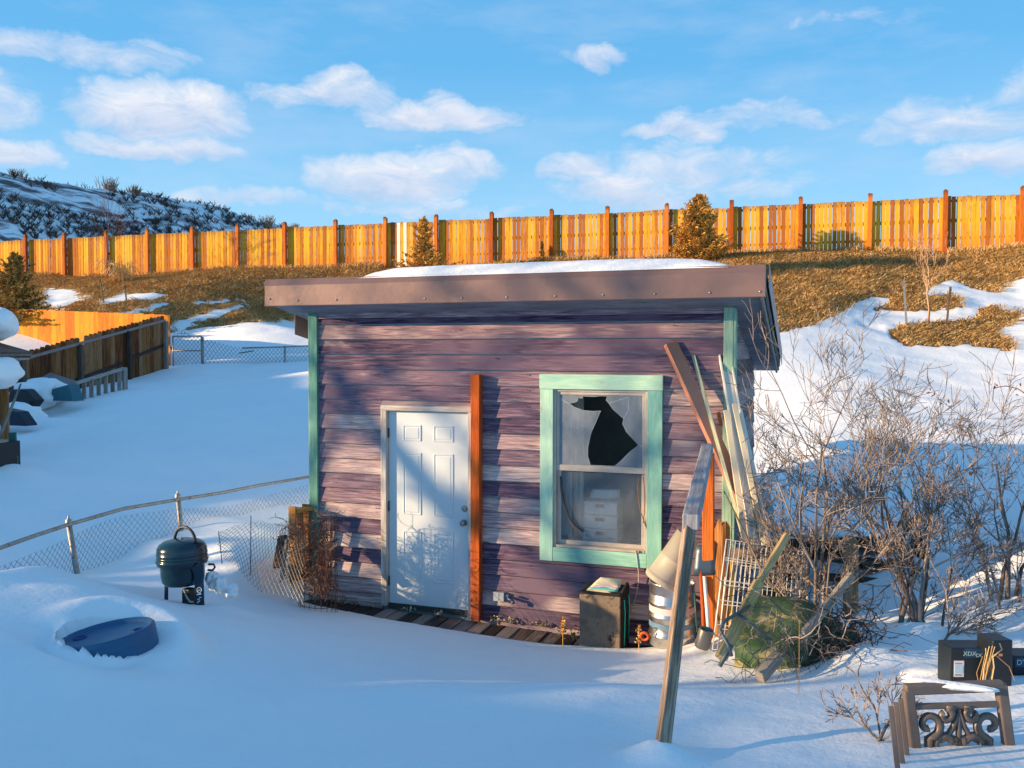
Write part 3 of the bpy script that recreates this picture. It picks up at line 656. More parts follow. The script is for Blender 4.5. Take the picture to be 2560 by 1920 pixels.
m.add(vs, fs, None, .5, 0, False); fa = m.build('fascia', FASCIA, roof); fa.modifiers.new('s', 'SOLIDIFY').thickness = .003
for px, py in [(674,748),(744,752),(841,750),(1062,747),(1154,745),(1266,743),(1388,740),(1507,737),(1637,734),(1774,731),(1900,728)]:
    p = onY(px, py, -.507); M = Matrix.Translation(p) @ Matrix.Rotation(math.pi/2, 4, 'X'); m = MB(); m.lathe([(0, .008), (.004, .0075), (.007, .004), (.011, .0005), (.011, -.002)], 12, M); m.build('screw', STEEL, roof)
m = MB()   # board under the eave against the wall
m.box(X0-.01, X1, -.05, -.031, 3.0, 3.06); m.build('frieze_board', SIDING, shed)
m = MB()
for x in (RX1-.028, RX1+.002):
    m.bar((x, RY0+.01, 3.15 if x < RX1 else 3.27), (x, RY1, (3.15 if x < RX1 else 3.27)-.185*(RY1-RY0)), .022, .09 if x < RX1 else .17, (0, 0, 1))
m.build('rake_board', wood('pale_rake_board', [(.20,.21,.20),(.34,.36,.34),(.44,.46,.44)], knots=.3, var=.3), roof)
m = MB(); m.bar((RX1+.035, RY0+.02, 3.30), (RX1+.035, RY1-.05, 3.30-.185*(RY1-RY0)), .004, .20, (0, 0, 1)); m.build('rake_flashing', plain('blue_grey_flashing', (.22,.26,.30), .5, .3), roof)
fl = [onX(px, py, RX0+.01) for px, py in [(737,783),(742,837)]]
m = MB(); m.prism([(0, 0), (1.5, -.24), (1.5, -.50), (0, fl[1].z-fl[0].z)], .006, Matrix.Translation((RX0+.01, fl[0].y, fl[0].z)) @ Matrix.Rotation(math.pi/2, 4, 'Z')); m.build('rake_flashing', FASCIA, roof, label='brown metal flashing hanging at the left eave')
m = MB(); m.bar((RX0+.005, RY0+.01, 3.235), (RX0+.005, RY1, 3.235-.185*(RY1-RY0)), .02, .16, (0, 0, 1)); m.build('rake_board', FASCIA, roof)
m = MB(); m.bar((RX0, RY1+.01, sz(0, RY1)+.09), (RX1, RY1+.01, sz(0, RY1)+.09), .02, .2, (0, 0, 1)); m.build('rear_fascia', FASCIA, roof)
# snow lying on the roof
SP = [(935,696,0),(975,685,0),(1025,671,0),(1150,664,0),(1280,660,0),(1450,653,0),(1600,648.5,0),(1700,647.5,0),(1760,650,0),(1800,658,0),(1830,665,0),(1852,671,0)]
sx = [onY(a, b, .1).x for a, b, c in SP]; szz = [onY(a, b, .1).z for a, b, c in SP]
xx = np.linspace(sx[0]-.02, sx[-1]+.02, 120); yy = np.concatenate([np.linspace(-.475, 0, 22), np.linspace(.05, 3.3, 30)]); SX, SY = np.meshgrid(xx, yy)
T = np.interp(SX, sx, szz)-(3.39-.185*.57); T = np.maximum(T-.045, 0)
endf = sstep(0, .06, (SX-xx[0])/(xx[-1]-xx[0]))*sstep(0, .03, (xx[-1]-SX)/(xx[-1]-xx[0]))
pr = (1-(1-np.clip((SY+.475)/.42, 0, 1))**2.2)*(1-sstep(2.6, 3.3, SY))
SZ = rz(0, SY)-.015+(T*pr+.012*fbm(SX*3, SY*3, 8)*pr)*endf
rs = grid_mesh('roof_snow', SX, SY, SZ); rs.data.materials.append(SNOW); tag(rs, 'low rounded drift of snow lying on the shed roof', 'snow drift')
# ---- window
win = MB().__class__(); wroot = None
m = win; m.box(1.675, 2.878, -.075, -.032, 2.285, 2.430)
wroot = m.build('window', MINT, shed, bevel=.004, label='mint green framed sash window with a broken upper pane')
for a in ((1.680, 1.812, -.070, -.0325, .600, 2.283), (2.735, 2.875, -.070, -.0325, .592, 2.283), (1.8135, 2.7335, -.068, -.033, .602, .738)):
    m = MB(); m.box(*a); m.build('casing', MINT, wroot, bevel=.004)
m = MB()   # metal frame
fx0, fx1, fz0, fz1 = 1.838, 2.712, .765, 2.262
m.box(1.812, fx0, -.045, .07, .738, 2.285); m.box(fx1, 2.735, -.045, .07, .738, 2.285); m.box(fx0, fx1, -.045, .07, fz1, 2.285); m.box(fx0, fx1, -.05, .07, .738, fz0)
m.build('window_frame', ALU, wroot, bevel=.003)
m = MB(); mz = 1.49
m.box(fx0, fx1, -.034, -.008, mz, mz+.058); m.box(fx0, fx0+.028, -.030, -.009, mz+.058, fz1); m.box(fx1-.032, fx1, -.030, -.009, mz+.058, fz1); m.box(fx0+.028, fx1-.032, -.030, -.009, fz1-.03, fz1)
m.build('upper_sash', ALU, wroot, bevel=.003)
m = MB(); m.box(fx0, fx0+.04, .0, .022, fz0, mz); m.box(fx1-.04, fx1, .0, .022, fz0, mz); m.box(fx0+.04, fx1-.04, .0, .022, fz0, fz0+.04); m.box(fx0+.02, fx1-.05, -.07, -.0505, .742, .765)
m.build('lower_sash', ALU, wroot, bevel=.003)
def glass_mat(k=1.):
    m, nt, b = mat_new('dusty_glass'); o = nt.nodes['Material Output']
    tr = N(nt, 'ShaderNodeBsdfTransparent'); df = N(nt, 'ShaderNodeBsdfDiffuse'); gl = N(nt, 'ShaderNodeBsdfGlossy'); gl.inputs['Roughness'].default_value = .06
    pos = N(nt, 'ShaderNodeNewGeometry').outputs['Position']; df.inputs['Color'].default_value = (.40, .46, .52, 1)
    f = ramp(nt, nz(nt, mapping(nt, pos, (2, 2, .8)), 3, 6, .65), [(.3, (.18*k,)*3), (.75, (.42*k,)*3)])
    m1 = N(nt, 'ShaderNodeMixShader'); lk(nt, f, m1.inputs[0]); lk(nt, tr.outputs[0], m1.inputs[1]); lk(nt, df.outputs[0], m1.inputs[2])
    fr = N(nt, 'ShaderNodeFresnel'); fr.inputs[0].default_value = 1.52; m2 = N(nt, 'ShaderNodeMixShader')
    lk(nt, mth(nt, 'MULTIPLY', fr.outputs[0], .8), m2.inputs[0]); lk(nt, m1.outputs[0], m2.inputs[1]); lk(nt, gl.outputs[0], m2.inputs[2]); lk(nt, m2.outputs[0], o.inputs[0]); return m
GLASS = glass_mat(1.35)
def zw(u, v, Y=-.02): p = onY(1330+u/3.2528, 920+v/3.2528, Y); return (p.x, p.z)
hole = [zw(*q) for q in [(305,290),(340,281),(368,272),(378,238),(398,246),(410,245),(416,228),(510,232),(560,226),(610,228),(604,262),(625,285),(660,335),(745,410),(738,455),(770,520),(868,625),(800,680),(740,740),(675,808),(560,800),(478,806),(455,720),(456,640),(480,530),(520,440),(560,345),(500,352),(420,345),(350,320)]]
outer = [(fx0+.026, mz+.05), (fx1-.03, mz+.05), (fx1-.03, fz1-.025), (fx0+.026, fz1-.025)]
from mathutils.geometry import tessellate_polygon
hx = [(min(max(x, fx0+.05), fx1-.05), min(max(z_, mz+.062), fz1-.034)) for x, z_ in hole]
allp = outer+hx; tris = tessellate_polygon([[Vector((x, z_, 0)) for x, z_ in outer], [Vector((x, z_, 0)) for x, z_ in hx]])
m = MB(); n_ = len(allp); vs = [(x, -.021, z_) for x, z_ in allp]+[(x, -.017, z_) for x, z_ in allp]
fs = [list(t) for t in tris]+[[n_+q for q in t[::-1]] for t in tris]
h0 = 4; nh = len(hx)
for q in range(nh): a, b_ = h0+q, h0+(q+1) % nh; fs.append([a, b_, n_+b_, n_+a])
m.add(vs, fs); m.build('pane', GLASS, wroot, label='broken upper glass pane with a jagged hole')
for pts_ in ([(745,410),(770,372),(786,340),(790,232)], [(625,285),(700,262),(780,238)], [(305,290),(262,268),(236,246)], [(868,625),(905,640)]):
    m = MB(); m.tube([(x_, -.0225, z_) for x_, z_ in [zw(*q) for q in pts_]], .0016, 4); m.build('crack', plain('glass_crack', (.75,.80,.82), .3), wroot)
m = MB(); m.tube([(x_, -.0195, z_) for x_, z_ in hx], .0022, 4, closed=True); m.build('broken_edge', plain('glass_edge', (.45,.58,.62), .2), wroot)
m = MB(); m.box(fx0+.035, fx1-.035, .009, .012, fz0+.035, mz+.01); m.build('pane', glass_mat(.4), wroot)
# cords and wires hanging in the window
CORD = plain('brown_cord', (.25,.13,.08), .7)
def zp(u, v, Y): p = onY(1330+u/3.2528, 920+v/3.2528, Y); return p
m = MB(); m.tube([zp(*q, -.012) for q in [(235,880),(240,980),(262,1100),(300,1210),(350,1275),(420,1330)]], .010, 6); o = m.build('window_cord', plain('dark_cord', (.05,.05,.06), .6)); tag(rebase(o, zp(300,1100,0)), 'thick dark cord curving across the lower left of the shed window', 'cord')
m = MB(); m.tube([zp(*q, -.05) for q in [(875,885),(862,960),(868,1060),(890,1180),(920,1270),(952,1338)]], .005, 6); m.tube([zp(*q, -.045) for q in [(905,885),(915,960),(918,1060),(915,1180),(905,1260)]], .004, 6); o = m.build('copper_wire', CORD); tag(rebase(o, zp(900,1100,0)), 'copper coloured wires hanging at the right side of the shed window', 'wire')
m = MB(); m.tube([zp(310,1245,-.02), zp(350,1300,-.03), zp(400,1368,-.04)], .005, 5); o = m.build('wire_end', CORD); tag(rebase(o, zp(350,1300,0)), 'short tan wire end at the lower left corner of the shed window', 'wire')
m = MB(); m.tube([onY(*q, -.075) for q in [(1590,1376),(1594,1400),(1597,1430),(1597,1455),(1592,1485),(1584,1512),(1576,1530)]], .0045, 6); o = m.build('hanging_wire', plain('pale_wire', (.5,.42,.38), .6)); tag(rebase(o, onY(1595,1440)), 'thin pale wire hanging down the siding below the window', 'wire')
# ---- things inside
CR = plain('white_crate_plastic', (.75,.78,.80), .5)
p0 = onY(1457, 1352, .28); p1 = onY(1543, 1352, .28); zt_ = onY(1457, 1250, .28).z; hgt_ = (zt_-p0.z)/3
LETT = plain('faint_print', (.25,.33,.42), .7)
m = MB(); m.box(1.95, 2.75, .14, .62, p0.z-.04, p0.z-.006); sh = m.build('shelf', GREYW); tag(rebase(sh, (2.2, .4, p0.z-.04)), 'wooden shelf inside the shed window carrying white crates', 'shelf')
for q in range(3):
    zb = p0.z+q*hgt_+.002; t = thing('storage_crate', ['white plastic crate at the bottom of the stack behind the window', 'white plastic crate in the middle of the stack behind the window', 'white plastic crate on top of the stack behind the window'][q], 'crate', (p0.x+.17, .4, zb), 'white crates stacked inside the shed')
    m = MB(); a, b_ = p0.x+.002*q, p1.x-.002*q; h = hgt_-.006; xc = (a+b_)/2; g = .045; hz0, hz1 = zb+h*.52, zb+h*.78
    m.box(a, xc-g, .28, .288, zb, zb+h); m.box(xc+g, b_, .28, .288, zb, zb+h); m.box(xc-g, xc+g, .28, .288, zb, hz0); m.box(xc-g, xc+g, .28, .288, hz1, zb+h)
    m.box(a, b_, .56, .568, zb, zb+h); m.box(a, a+.008, .288, .56, zb, zb+h); m.box(b_-.008, b_, .288, .56, zb, zb+h); m.box(a+.008, b_-.008, .288, .56, zb, zb+.008)
    m.build('body', CR, t)
    m = MB(); m.tube([(a-.006, .274, zb+h-.01), (b_+.006, .274, zb+h-.01), (b_+.006, .572, zb+h-.01), (a-.006, .572, zb+h-.01)], .011, 4, closed=True); m.build('rim', CR, t)
    if q == 0:
        m = MB()
        for ux in (.03, .05, .075): m.box(a+ux, a+ux+.014, .2775, .2795, zb+.045, zb+.075)
        m.build('print', LETT, t); m = MB()
        for ux in (.0, .018, .036, .055): m.box(b_-.09+ux, b_-.08+ux, .2775, .2795, zb+.035, zb+.05)
        m.build('print', LETT, t)
m = MB(); m.bar((1.86, .22, .8), (1.87, .2, 2.15), .14, .02, (0, 1, 0)); m.bar((1.99, .26, .8), (1.99, .25, 2.2), .10, .02, (0, 1, 0)); o = m.build('inside_board', WHITEWOOD); tag(rebase(o, (1.9, .2, .8)), 'pale boards standing inside the shed behind the left of the window', 'board')
m = MB(); b1, b2 = zp(520,1070,.38), zp(725,1010,.5)
m.quad((b1.x-.06, .36, zt_+.01), (b2.x, .44, zt_+.01), (b2.x, .46, zt_+.10), (b1.x-.04, .4, zt_+.09), .004, n=6, sag=.02); o = m.build('plastic_bag', CR); tag(rebase(o, (b1.x, .4, zt_)), 'crumpled clear plastic bag lying in the top crate behind the window', 'bag')
# ---- door
m = MB(); m.box(0.003, .907, .004, .044, .004, 2.028)
door = m.build('door', DOORW, shed, bevel=.002, label='white six panel door with two round locks')
for (a, b_, c, d) in [(.165,.375,1.72,1.89),(.513,.735,1.72,1.89),(.165,.375,.95,1.60),(.513,.735,.95,1.60),(.165,.375,.26,.78),(.513,.735,.26,.78)]:
    m = MB(); f_ = .004   # ogee frame: outer bevel down, inner field raised
    def ring(r): return [(a+r, c+r), (b_-r, c+r), (b_-r, d-r), (a+r, d-r)]
    lv = [(0, .004), (.004, -.004), (.012, -.005), (.020, .0025), (.034, -.003), (.036, -.003)]
    vs = []; fs = []
    for r, y in lv: vs += [(x, y, z_) for x, z_ in ring(r)]
    for q in range(len(lv)-1):
        for k in range(4): k2 = (k+1) % 4; fs.append([q*4+k, q*4+k2, (q+1)*4+k2, (q+1)*4+k])
    e = (len(lv)-1)*4; fs.append([e, e+1, e+2, e+3]); m.add(vs, fs); m.build('door_panel', DOORW, door)
def knob(px, py, prof, name):
    p = onY(px, py, .0); M = Matrix.Translation((p.x, .004, p.z)) @ Matrix.Rotation(math.pi/2, 4, 'X'); m = MB(); m.lathe(prof, 24, M); return m.build(name, STEEL, door)
knob(1161, 1307, [(.033, 0), (.033, .006), (.014, .012), (.012, .03), (.022, .036), (.029, .05), (.027, .064), (.015, .072), (0, .073)], 'door_knob')
knob(1162, 1272, [(.031, 0), (.031, .008), (.024, .016), (.020, .018), (0, .0185)], 'deadbolt')
for zh in (1.80, 1.03, .24):
    m = MB(); m.box(-.004, .010, -.014, .003, zh-.05, zh+.05); m.tube([(-.001, -.014, zh-.052), (-.001, -.014, zh+.052)], .006, 8); m.build('hinge', plain('hinge_metal', (.12,.10,.09), .5, .6), door)
m = MB(); m.box(DX0, -.003, -.052, .0, -.02, DZ-.055); m.box(.913, DX1, -.052, .0, -.06, DZ-.055); m.box(DX0, DX1, -.053, .0, DZ-.054, DZ); m.box(DX0+.003, -.0, .0, .06, -.02, DZ-.004); m.box(.911, DX1-.003, .0, .06, -.02, DZ-.004); m.box(.001, .910, .0, .06, 2.031, DZ-.004)
m.build('door_frame', WHITEWOOD, shed, bevel=.003)
m = MB(); m.box(-.0, .91, -.02, .05, -.05, .002); m.build('threshold', plain('dark_threshold', (.04,.04,.04), .7), shed)
# ---- fittings on the wall
m = MB(); p = onY(1250, 1490, -.04); m.box(p.x-.055, p.x+.055, -.075, -.032, p.z-.045, p.z+.045); m.box(p.x-.003, p.x+.003, -.079, -.0755, p.z-.035, p.z+.035); o = m.build('outlet_cover', plain('grey_outlet', (.42,.45,.47), .4, .2), bevel=.008); tag(rebase(o, p), 'grey metal outdoor outlet cover low on the purple wall', 'outlet cover')
p = onY(1275, 1493, -.04); t = thing('water_tap', 'small dark tap on the purple wall beside the grey outlet cover', 'tap', p)
m = MB(); m.tube([(p.x, -.03, p.z), (p.x, -.09, p.z), (p.x+.03, -.12, p.z), (p.x+.06, -.12, p.z-.01)], .014, 10); m.tube([(p.x+.06, -.12, p.z-.008), (p.x+.065, -.12, p.z-.04)], .017, 10); m.build('body', plain('dull_blue_metal', (.10,.14,.22), .5, .5), t)
m = MB(); m.lathe([(0, .01), (.026, .008), (.03, 0), (.026, -.006), (0, -.008)], 16, Matrix.Translation((p.x+.01, -.10, p.z+.03))); m.build('handle', plain('dull_blue_metal2', (.10,.14,.22), .5, .5), t)
m = MB(); m.box(.972, 1.068, -.128, -.036, -.06, 2.42); o = m.build('cedar_post', CEDAR, bevel=.006); tag(rebase(o, (1.02, -.08, -.06)), 'orange cedar post standing against the purple wall right of the door', 'post')
# ---- boardwalk
deck = thing('boardwalk', 'narrow weathered plank walkway along the foot of the shed wall', 'boardwalk', (1, -.5, -.1))
x = -.95; k = 0
while x < 3.0:
    w_ = random.uniform(.125, .15); zc = -.03-.034*(x+.7)+random.uniform(-.006, .006)
    m = MB(); m.bar((x+w_/2, -1.32+random.uniform(-.03, .03), zc-.02), (x+w_/2+.02, -.034, zc-.02), w_, .035, (0, 0, 1), seg=3, warp=.002); m.build('plank', DECKW, deck, bevel=.004); x += w_+random.uniform(.006, .016)
m = MB(); m.bar((-1.0, -1.1, -.12), (3.0, -1.1, -.24), .08, .09); m.bar((-1.0, -.25, -.12), (3.0, -.25, -.24), .08, .09); m.build('joist', DECKW, deck)
# ================================================================== tall fence on the crest
def fy(x): return 25.352+.0318*(x+32.8)
PX = [-46,68,165,270,372,485,597,715,842,965,1093,1231,1380,1520,1668,1829,2000,2172,2360,2553,2775]
def fline(px):
    d = ray(px, 600); s = (25.352+.0318*(CAM[0]+32.8)-CAM[1])/(d[1]-.0318*d[0]); return float(CAM[0]+d[0]*s)
FX = [fline(p) for p in PX]
PICK = wood('cedar_pickets', [(.40,.125,.014),(.56,.225,.016),(.68,.32,.018),(.76,.42,.03)], dark=(.16,.06,.02), knots=.55, var=.7, grain=.25, streak=9., tops=[(8.05, 8.36, (.13,.085,.07), 1.1), (7.35, 6.4, (.48,.13,.02), .75)])
FPOST = wood('fence_posts', [(.36,.075,.012),(.55,.15,.02),(.62,.20,.03)], dark=(.15,.03,.01), knots=.3, var=.6, grain=.25, tops=[(8.33, 8.48, (.10,.05,.04), 1.3)])
RAIL = wood('fence_rail', [(.12,.08,.06),(.22,.14,.09)], knots=.2)
tf = thing('wooden_fence', 'long orange cedar picket fence with tall posts along the top of the bank', 'fence', (-10, fy(-10), 6.4))
for i, x in enumerate(FX):
    y = fy(x)-.11; zb = gz(x, y)-.3
    m = MB(); m.bar((x, y, zb), (x+random.uniform(-.02, .02), y, 8.50+random.uniform(-.02, .03)), .15, .15, (0, 1, 0)); m.bar((x, y, 8.50), (x, y, 8.545), .13, .13, (0, 1, 0), w1=.07, t1=.07); m.build('post', FPOST, tf)
for i in range(len(FX)-1):
    a, b_ = FX[i]+.06, FX[i+1]-.05; n_ = 15; sp_ = (b_-a)/n_; m = MB(); dz = random.uniform(-.03, .03)
    for k in range(n_):
        if i == 9 and k in (3, 5): continue
        x = a+sp_*(k+.5); y = fy(x); zb = gz(x, y-.1)+random.uniform(-.12, .02)-.03; zt = 8.285+dz*(k/n_-.5)*2+random.uniform(-.018, .018)
        m.bar((x, y, zb), (x+random.uniform(-.012, .012), y+random.uniform(-.006, .006), zt), sp_-random.uniform(.004, .022), .018, (0, 1, 0), seg=2, warp=.004)
    pn = m.build('picket_panel', PICK, tf)
    if i == 9:
        m = MB()
        for k in (3, 5): x = a+sp_*(k+.5); m.bar((x, fy(x)-.004, gz(x, fy(x))-.05), (x, fy(x)-.004, 8.27), sp_-.01, .018, (0, 1, 0))
        m.build('white_picket', plain('bare_white_picket', (.80,.78,.62), .7, 0, .1, 12.), tf, label='two pale white pickets')
    m = MB()
    for zr in (8.15, 7.45, 6.82): m.bar((FX[i], fy(FX[i])+.035, zr), (FX[i+1], fy(FX[i+1])+.035, zr), .09 if zr != 7.45 else .13, .04, (0, 1, 0))
    m.build('rail', RAIL, tf)
# ================================================================== trees, bushes, weeds
BARK = wood('grey_brown_bark', [(.10,.065,.05),(.22,.155,.12),(.36,.26,.20)], knots=0, var=.5, grain=.4, streak=3., bumpd=.003)
BARKD = wood('dark_bark', [(.03,.022,.02),(.08,.055,.045),(.14,.10,.08)], knots=0, var=.5, grain=.3, streak=3.)
TWIG = wood('reddish_twig', [(.13,.055,.04),(.26,.13,.09),(.40,.22,.15)], knots=0, var=.5, grain=.2, streak=3.)
DRYLEAF = plain('dry_leaf', (.30,.09,.025), .8, 0, .4, 30.)
CLIPX = None
def grow(mb, p, d, L, r, lev, up=.15, wig=.18, kids=3, spread=(25, 55), n=4, rmin=.0022, ends=None, shrink=(.55, .8)):
    if CLIPX is not None:
        e_ = Vector(p)+Vector(d).normalized()*L*.8
        if float(proj([tuple(e_)])[0][0]) < CLIPX: return
    p = Vector(p); d = Vector(d).normalized(); pts = [p.copy()]; seg = 4 if lev > 0 else 3; rs = [r]
    dirs = []
    for i in range(seg):
        d = (d+Vector((random.gauss(0, wig), random.gauss(0, wig), random.gauss(0, wig)+up))).normalized()
        p = p+d*L/seg; pts.append(p.copy()); dirs.append(d.copy()); rs.append(max(rmin, r*(1-.62*(i+1)/seg)))
    mb.tube(pts, rs, n if r > .008 else 3, cap=False)
    if ends is not None and lev == 0: ends.append((pts[-1], d))
    if lev <= 0: return
    for k in range(int(kids+random.random()*1.99)):
        t = random.uniform(.25, 1.0); i = min(seg-1, int(t*seg)); q = pts[i].lerp(pts[i+1], t*seg-i)
        a = R(random.uniform(*spread)); ax = dirs[i].orthogonal().normalized(); ax.rotate(Matrix.Rotation(random.uniform(0, 6.283), 4, dirs[i]).to_quaternion())
        nd = dirs[i].copy(); nd.rotate(Matrix.Rotation(a, 4, ax).to_quaternion())
        grow(mb, q, nd, L*random.uniform(*shrink), max(rmin, rs[i]*random.uniform(.5, .7)), lev-1, up, wig, kids, spread, n, rmin, ends, shrink)
def leafquad(mb, p, s, rnd=None):
    a = Vector((random.gauss(0, 1), random.gauss(0, 1), random.gauss(0, 1))).normalized(); b = a.orthogonal().normalized()
    mb.add([p-a*s, p+b*s*.45, p+a*s, p-b*s*.45+a.cross(b)*s*.3], [[0, 1, 2, 3]], None, rnd)
# ---- trees standing out of frame towards the low sun (their limbs dapple the wall and snow)
def shade_tree(px, py, h, seed, label, lev=4, kids=2):
    random.seed(seed); z = gz(px, py)-.2; t = thing('bare_tree', label, 'tree', (px, py, z)); m = MB()
    tr = [Vector((px+.25*math.sin(i*1.3+seed), py+.2*math.cos(i*1.7+seed), z+h*.42*i/5)) for i in range(6)]
    m.tube(tr, [.17-.014*i for i in range(6)], 8); m.build('trunk', BARK, t); m = MB()
    for k in range(3):
        a = k*2.1+seed; q = tr[3+(k % 3)]; grow(m, q, (math.cos(a)*.8, math.sin(a)*.8, .8), h*.42, .08, lev-1, .07, .17, kids, (22, 50), 5, .010, None, (.5, .72))
    m.build('crown', BARK, t); return t
SH = Vector((SUN.x, SUN.y, 0)).normalized()
for (wx_, wy_, t_, h_, sd, lab) in [(.35, 0, 17, 8.2, 3, 'bare spreading tree standing nearest the sun side of the yard'), (2.3, -.2, 22, 8.6, 11, 'bare tree behind the yard, second along from the nearest one'), (-2.5, -.5, 15, 6.8, 23, 'low bare tree at the yard edge left of the camera'),
                               (5.5, -1.5, 21, 8.8, 31, 'tall bare tree left of and behind the camera')]:
    shade_tree(wx_+SH.x*t_, wy_+SH.y*t_, h_, sd, lab)
# ---- three big bare bushes on the right
BUSHB = wood('tan_grey_twigs', [(.10,.075,.062),(.23,.18,.155),(.35,.285,.25)], knots=0, var=.5, grain=.3, streak=3., bumpd=.002)
def bush(name, label, base, stems, group, lev=4, seed=1, kids=3.5, mat=None):
    random.seed(seed); bz = gz(base[0], base[1]); t = thing(name, label, 'bush', (base[0], base[1], bz), group)
    ends = []; m = MB()
    for (bpx, bpy_, bd, tpx, tpy, td, r) in stems:
        p0 = at(bpx, bpy_, bd); p1 = at(tpx, tpy, td); d = p1-p0; L = d.length
        grow(m, p0, d/L+Vector((0, 0, -.06)), L*.62, r*.75, lev, .05, .13, kids, (18, 48), 5, .0023, ends, (.42, .66))
    m.build('branches', mat or BUSHB, t); return t, ends
CLIPX = 1850
t1, e1 = bush('bare_bush', 'leafless grey bush with upright twigs beside the right corner of the shed', (4.9, .0), [
 (2010,1640,6.7,1915,960,7.6,.020),(2020,1640,6.8,1965,960,8.0,.026),(2030,1650,6.7,2010,880,7.8,.024),(2040,1640,6.8,2085,820,7.8,.026),(2050,1645,6.7,2140,1000,7.6,.02),(1990,1600,6.8,1925,1200,7.4,.016),(2060,1640,6.6,2100,1250,7.3,.016),(1980,1620,6.9,1990,1300,7.2,.014),(2055,1650,6.6,2160,1180,7.1,.018),(2000,1620,6.9,1910,1330,6.8,.012)], 'bare bushes right of the shed', 4, 5)
CLIPX = None
t2, e2 = bush('bare_bush', 'leafless bush with long reaching limbs, in the middle of the three right of the shed', (5.6, .2), [
 (2290,1640,6.3,2150,960,7.8,.026),(2300,1640,6.4,2215,1000,8.0,.024),(2300,1630,6.4,2280,960,7.9,.028),(2310,1640,6.4,2350,980,7.8,.026),(2320,1640,6.4,2420,1000,7.8,.026),(2240,1620,6.5,2380,1180,7.2,.03),(2230,1630,6.4,2440,1350,6.6,.022),(2270,1680,6.0,2560,1520,6.2,.026),(2260,1640,6.5,2200,1250,7.2,.018),(2330,1640,6.5,2330,1240,7.2,.018),(2340,1630,6.5,2450,1260,7.2,.018)], 'bare bushes right of the shed', 4, 14)
t3, e3 = bush('bare_bush', 'dense leafless bush cut off by the right edge of the photo', (6.9, .6), [
 (2480,1500,7.4,2440,1100,8.4,.024),(2500,1500,7.4,2490,1080,8.6,.026),(2520,1500,7.4,2550,1010,8.5,.028),(2540,1490,7.4,2620,1080,8.5,.024),(2560,1500,7.4,2700,1200,8.3,.024),(2500,1520,7.2,2430,1250,7.6,.018),(2540,1530,7.2,2640,1350,7.4,.02)], 'bare bushes right of the shed', 4, 27)
t4, e4 = bush('low_shrub', 'small spreading leafless shrub at the bottom of the photo left of the iron chair', (4.0, -4.1), [
 (2200,1850,4.2,2090,1700,4.5,.009),(2205,1850,4.2,2150,1690,4.5,.010),(2200,1850,4.2,2260,1670,4.6,.012),(2210,1850,4.2,2050,1760,4.3,.008),(2210,1850,4.2,2290,1760,4.3,.008)], None, 3, 33, 3)
t4['category'] = 'shrub'
m = MB(); random.seed(5)
lq = []
for px, py, d in [(2328,985,7.9),(2367,1010,7.9),(2400,1060,7.9),(2420,1090,7.9),(1946,1135,7.6),(2488,965,7.8),(2545,975,7.6),(2430,1180,7.8),(2350,1000,7.9)]:
    c = at(px, py, d)
    for k in range(5): leafquad(m, c+Vector((random.gauss(0, .02), random.gauss(0, .02), random.gauss(0, .025))), random.uniform(.012, .026))
vt = thing('vine', 'thin arching vine with a few shrivelled rust coloured leaves over the right bushes', 'vine', at(2480, 1000, 7.8))
m.build('leaves', DRYLEAF, vt)['kind'] = 'stuff'; m = MB()
m.tube([at(*q) for q in [(2482,1000,7.7),(2484,968,7.7),(2515,963,7.6),(2545,970,7.6),(2590,1000,7.5)]], .004, 4); m.tube([at(*q) for q in [(2482,1000,7.7),(2500,1025,7.7),(2540,1045,7.6),(2600,1065,7.5)]], .0035, 4)
m.tube([at(*q) for q in [(2340,990,7.9),(2385,1025,7.9),(2420,1050,7.9),(2440,1100,7.9)]], .003, 4); m.build('stem', TWIG, vt)
# ---- conifers
def needles(mb, c, d, L, n, s):
    d = Vector(d).normalized()
    for k in range(n):
        q = c+d*random.uniform(0, L); a = Vector((random.gauss(0, 1), random.gauss(0, 1), random.gauss(0, 1))); a = (a.normalized()+d*.9).normalized(); b = a.orthogonal().normalized()*s*.22
        mb.add([q-b, q+b, q+a*s], [[0, 1, 2]], None, random.random())
def conifer(label, px, py_top, py_bot, dep, halfw, dens, mat, seed, loose=0., taper=1.):
    random.seed(seed); base = at(px, py_bot, dep); top = at(px, py_top, dep); gzb = gz(base.x, base.y); base.z = min(base.z, gzb)-.05; H = top.z-base.z
    t = thing('evergreen_tree', label, 'tree', base); m = MB(); m.tube([base, base.lerp(top, .5)+Vector((.02, .02, 0)), top], [.06*H/2.2, .035*H/2.2, .006], 6); m.build('trunk', BARKD, t)
    m = MB(); sm_ = MB()
    for k in range(dens):
        z = random.random()**1.25; rad = halfw*(1-z)**taper*random.uniform(.35, 1.)*(1+.25*math.sin(7*z+k*.01)); a = random.uniform(0, 6.283)
        lump = .75+.5*noise.noise(Vector((math.cos(a)*1.5, math.sin(a)*1.5, z*5+seed)))
        q0 = base.lerp(top, z*.96+.02); tip = q0+Vector((math.cos(a), math.sin(a), .55-.35*loose))*rad*lump+Vector((0, 0, .05*H*random.random()))
        sm_.tube([q0, tip], [.008, .003], 3, cap=False); L = (tip-q0).length*.65
        needles(m, tip, q0-tip, L+.02, 26, .13*(H/2.2)**.5*random.uniform(.7, 1.2)); needles(m, tip, (q0-tip)*-1+Vector((0, 0, .1)), .04, 7, .085)
    m.build('crown', mat, t); sm_.build('limbs', BARKD, t); return t
EVG = straw_mat('brown_green_needles', [(.2, (.18, .09, .03)), (.45, (.54, .27, .06)), (.7, (.78, .42, .08)), (.9, (.85, .5, .12))])
EVG2 = straw_mat('olive_needles', [(.2, (.08, .05, .02)), (.5, (.32, .18, .05)), (.85, (.55, .33, .08))])
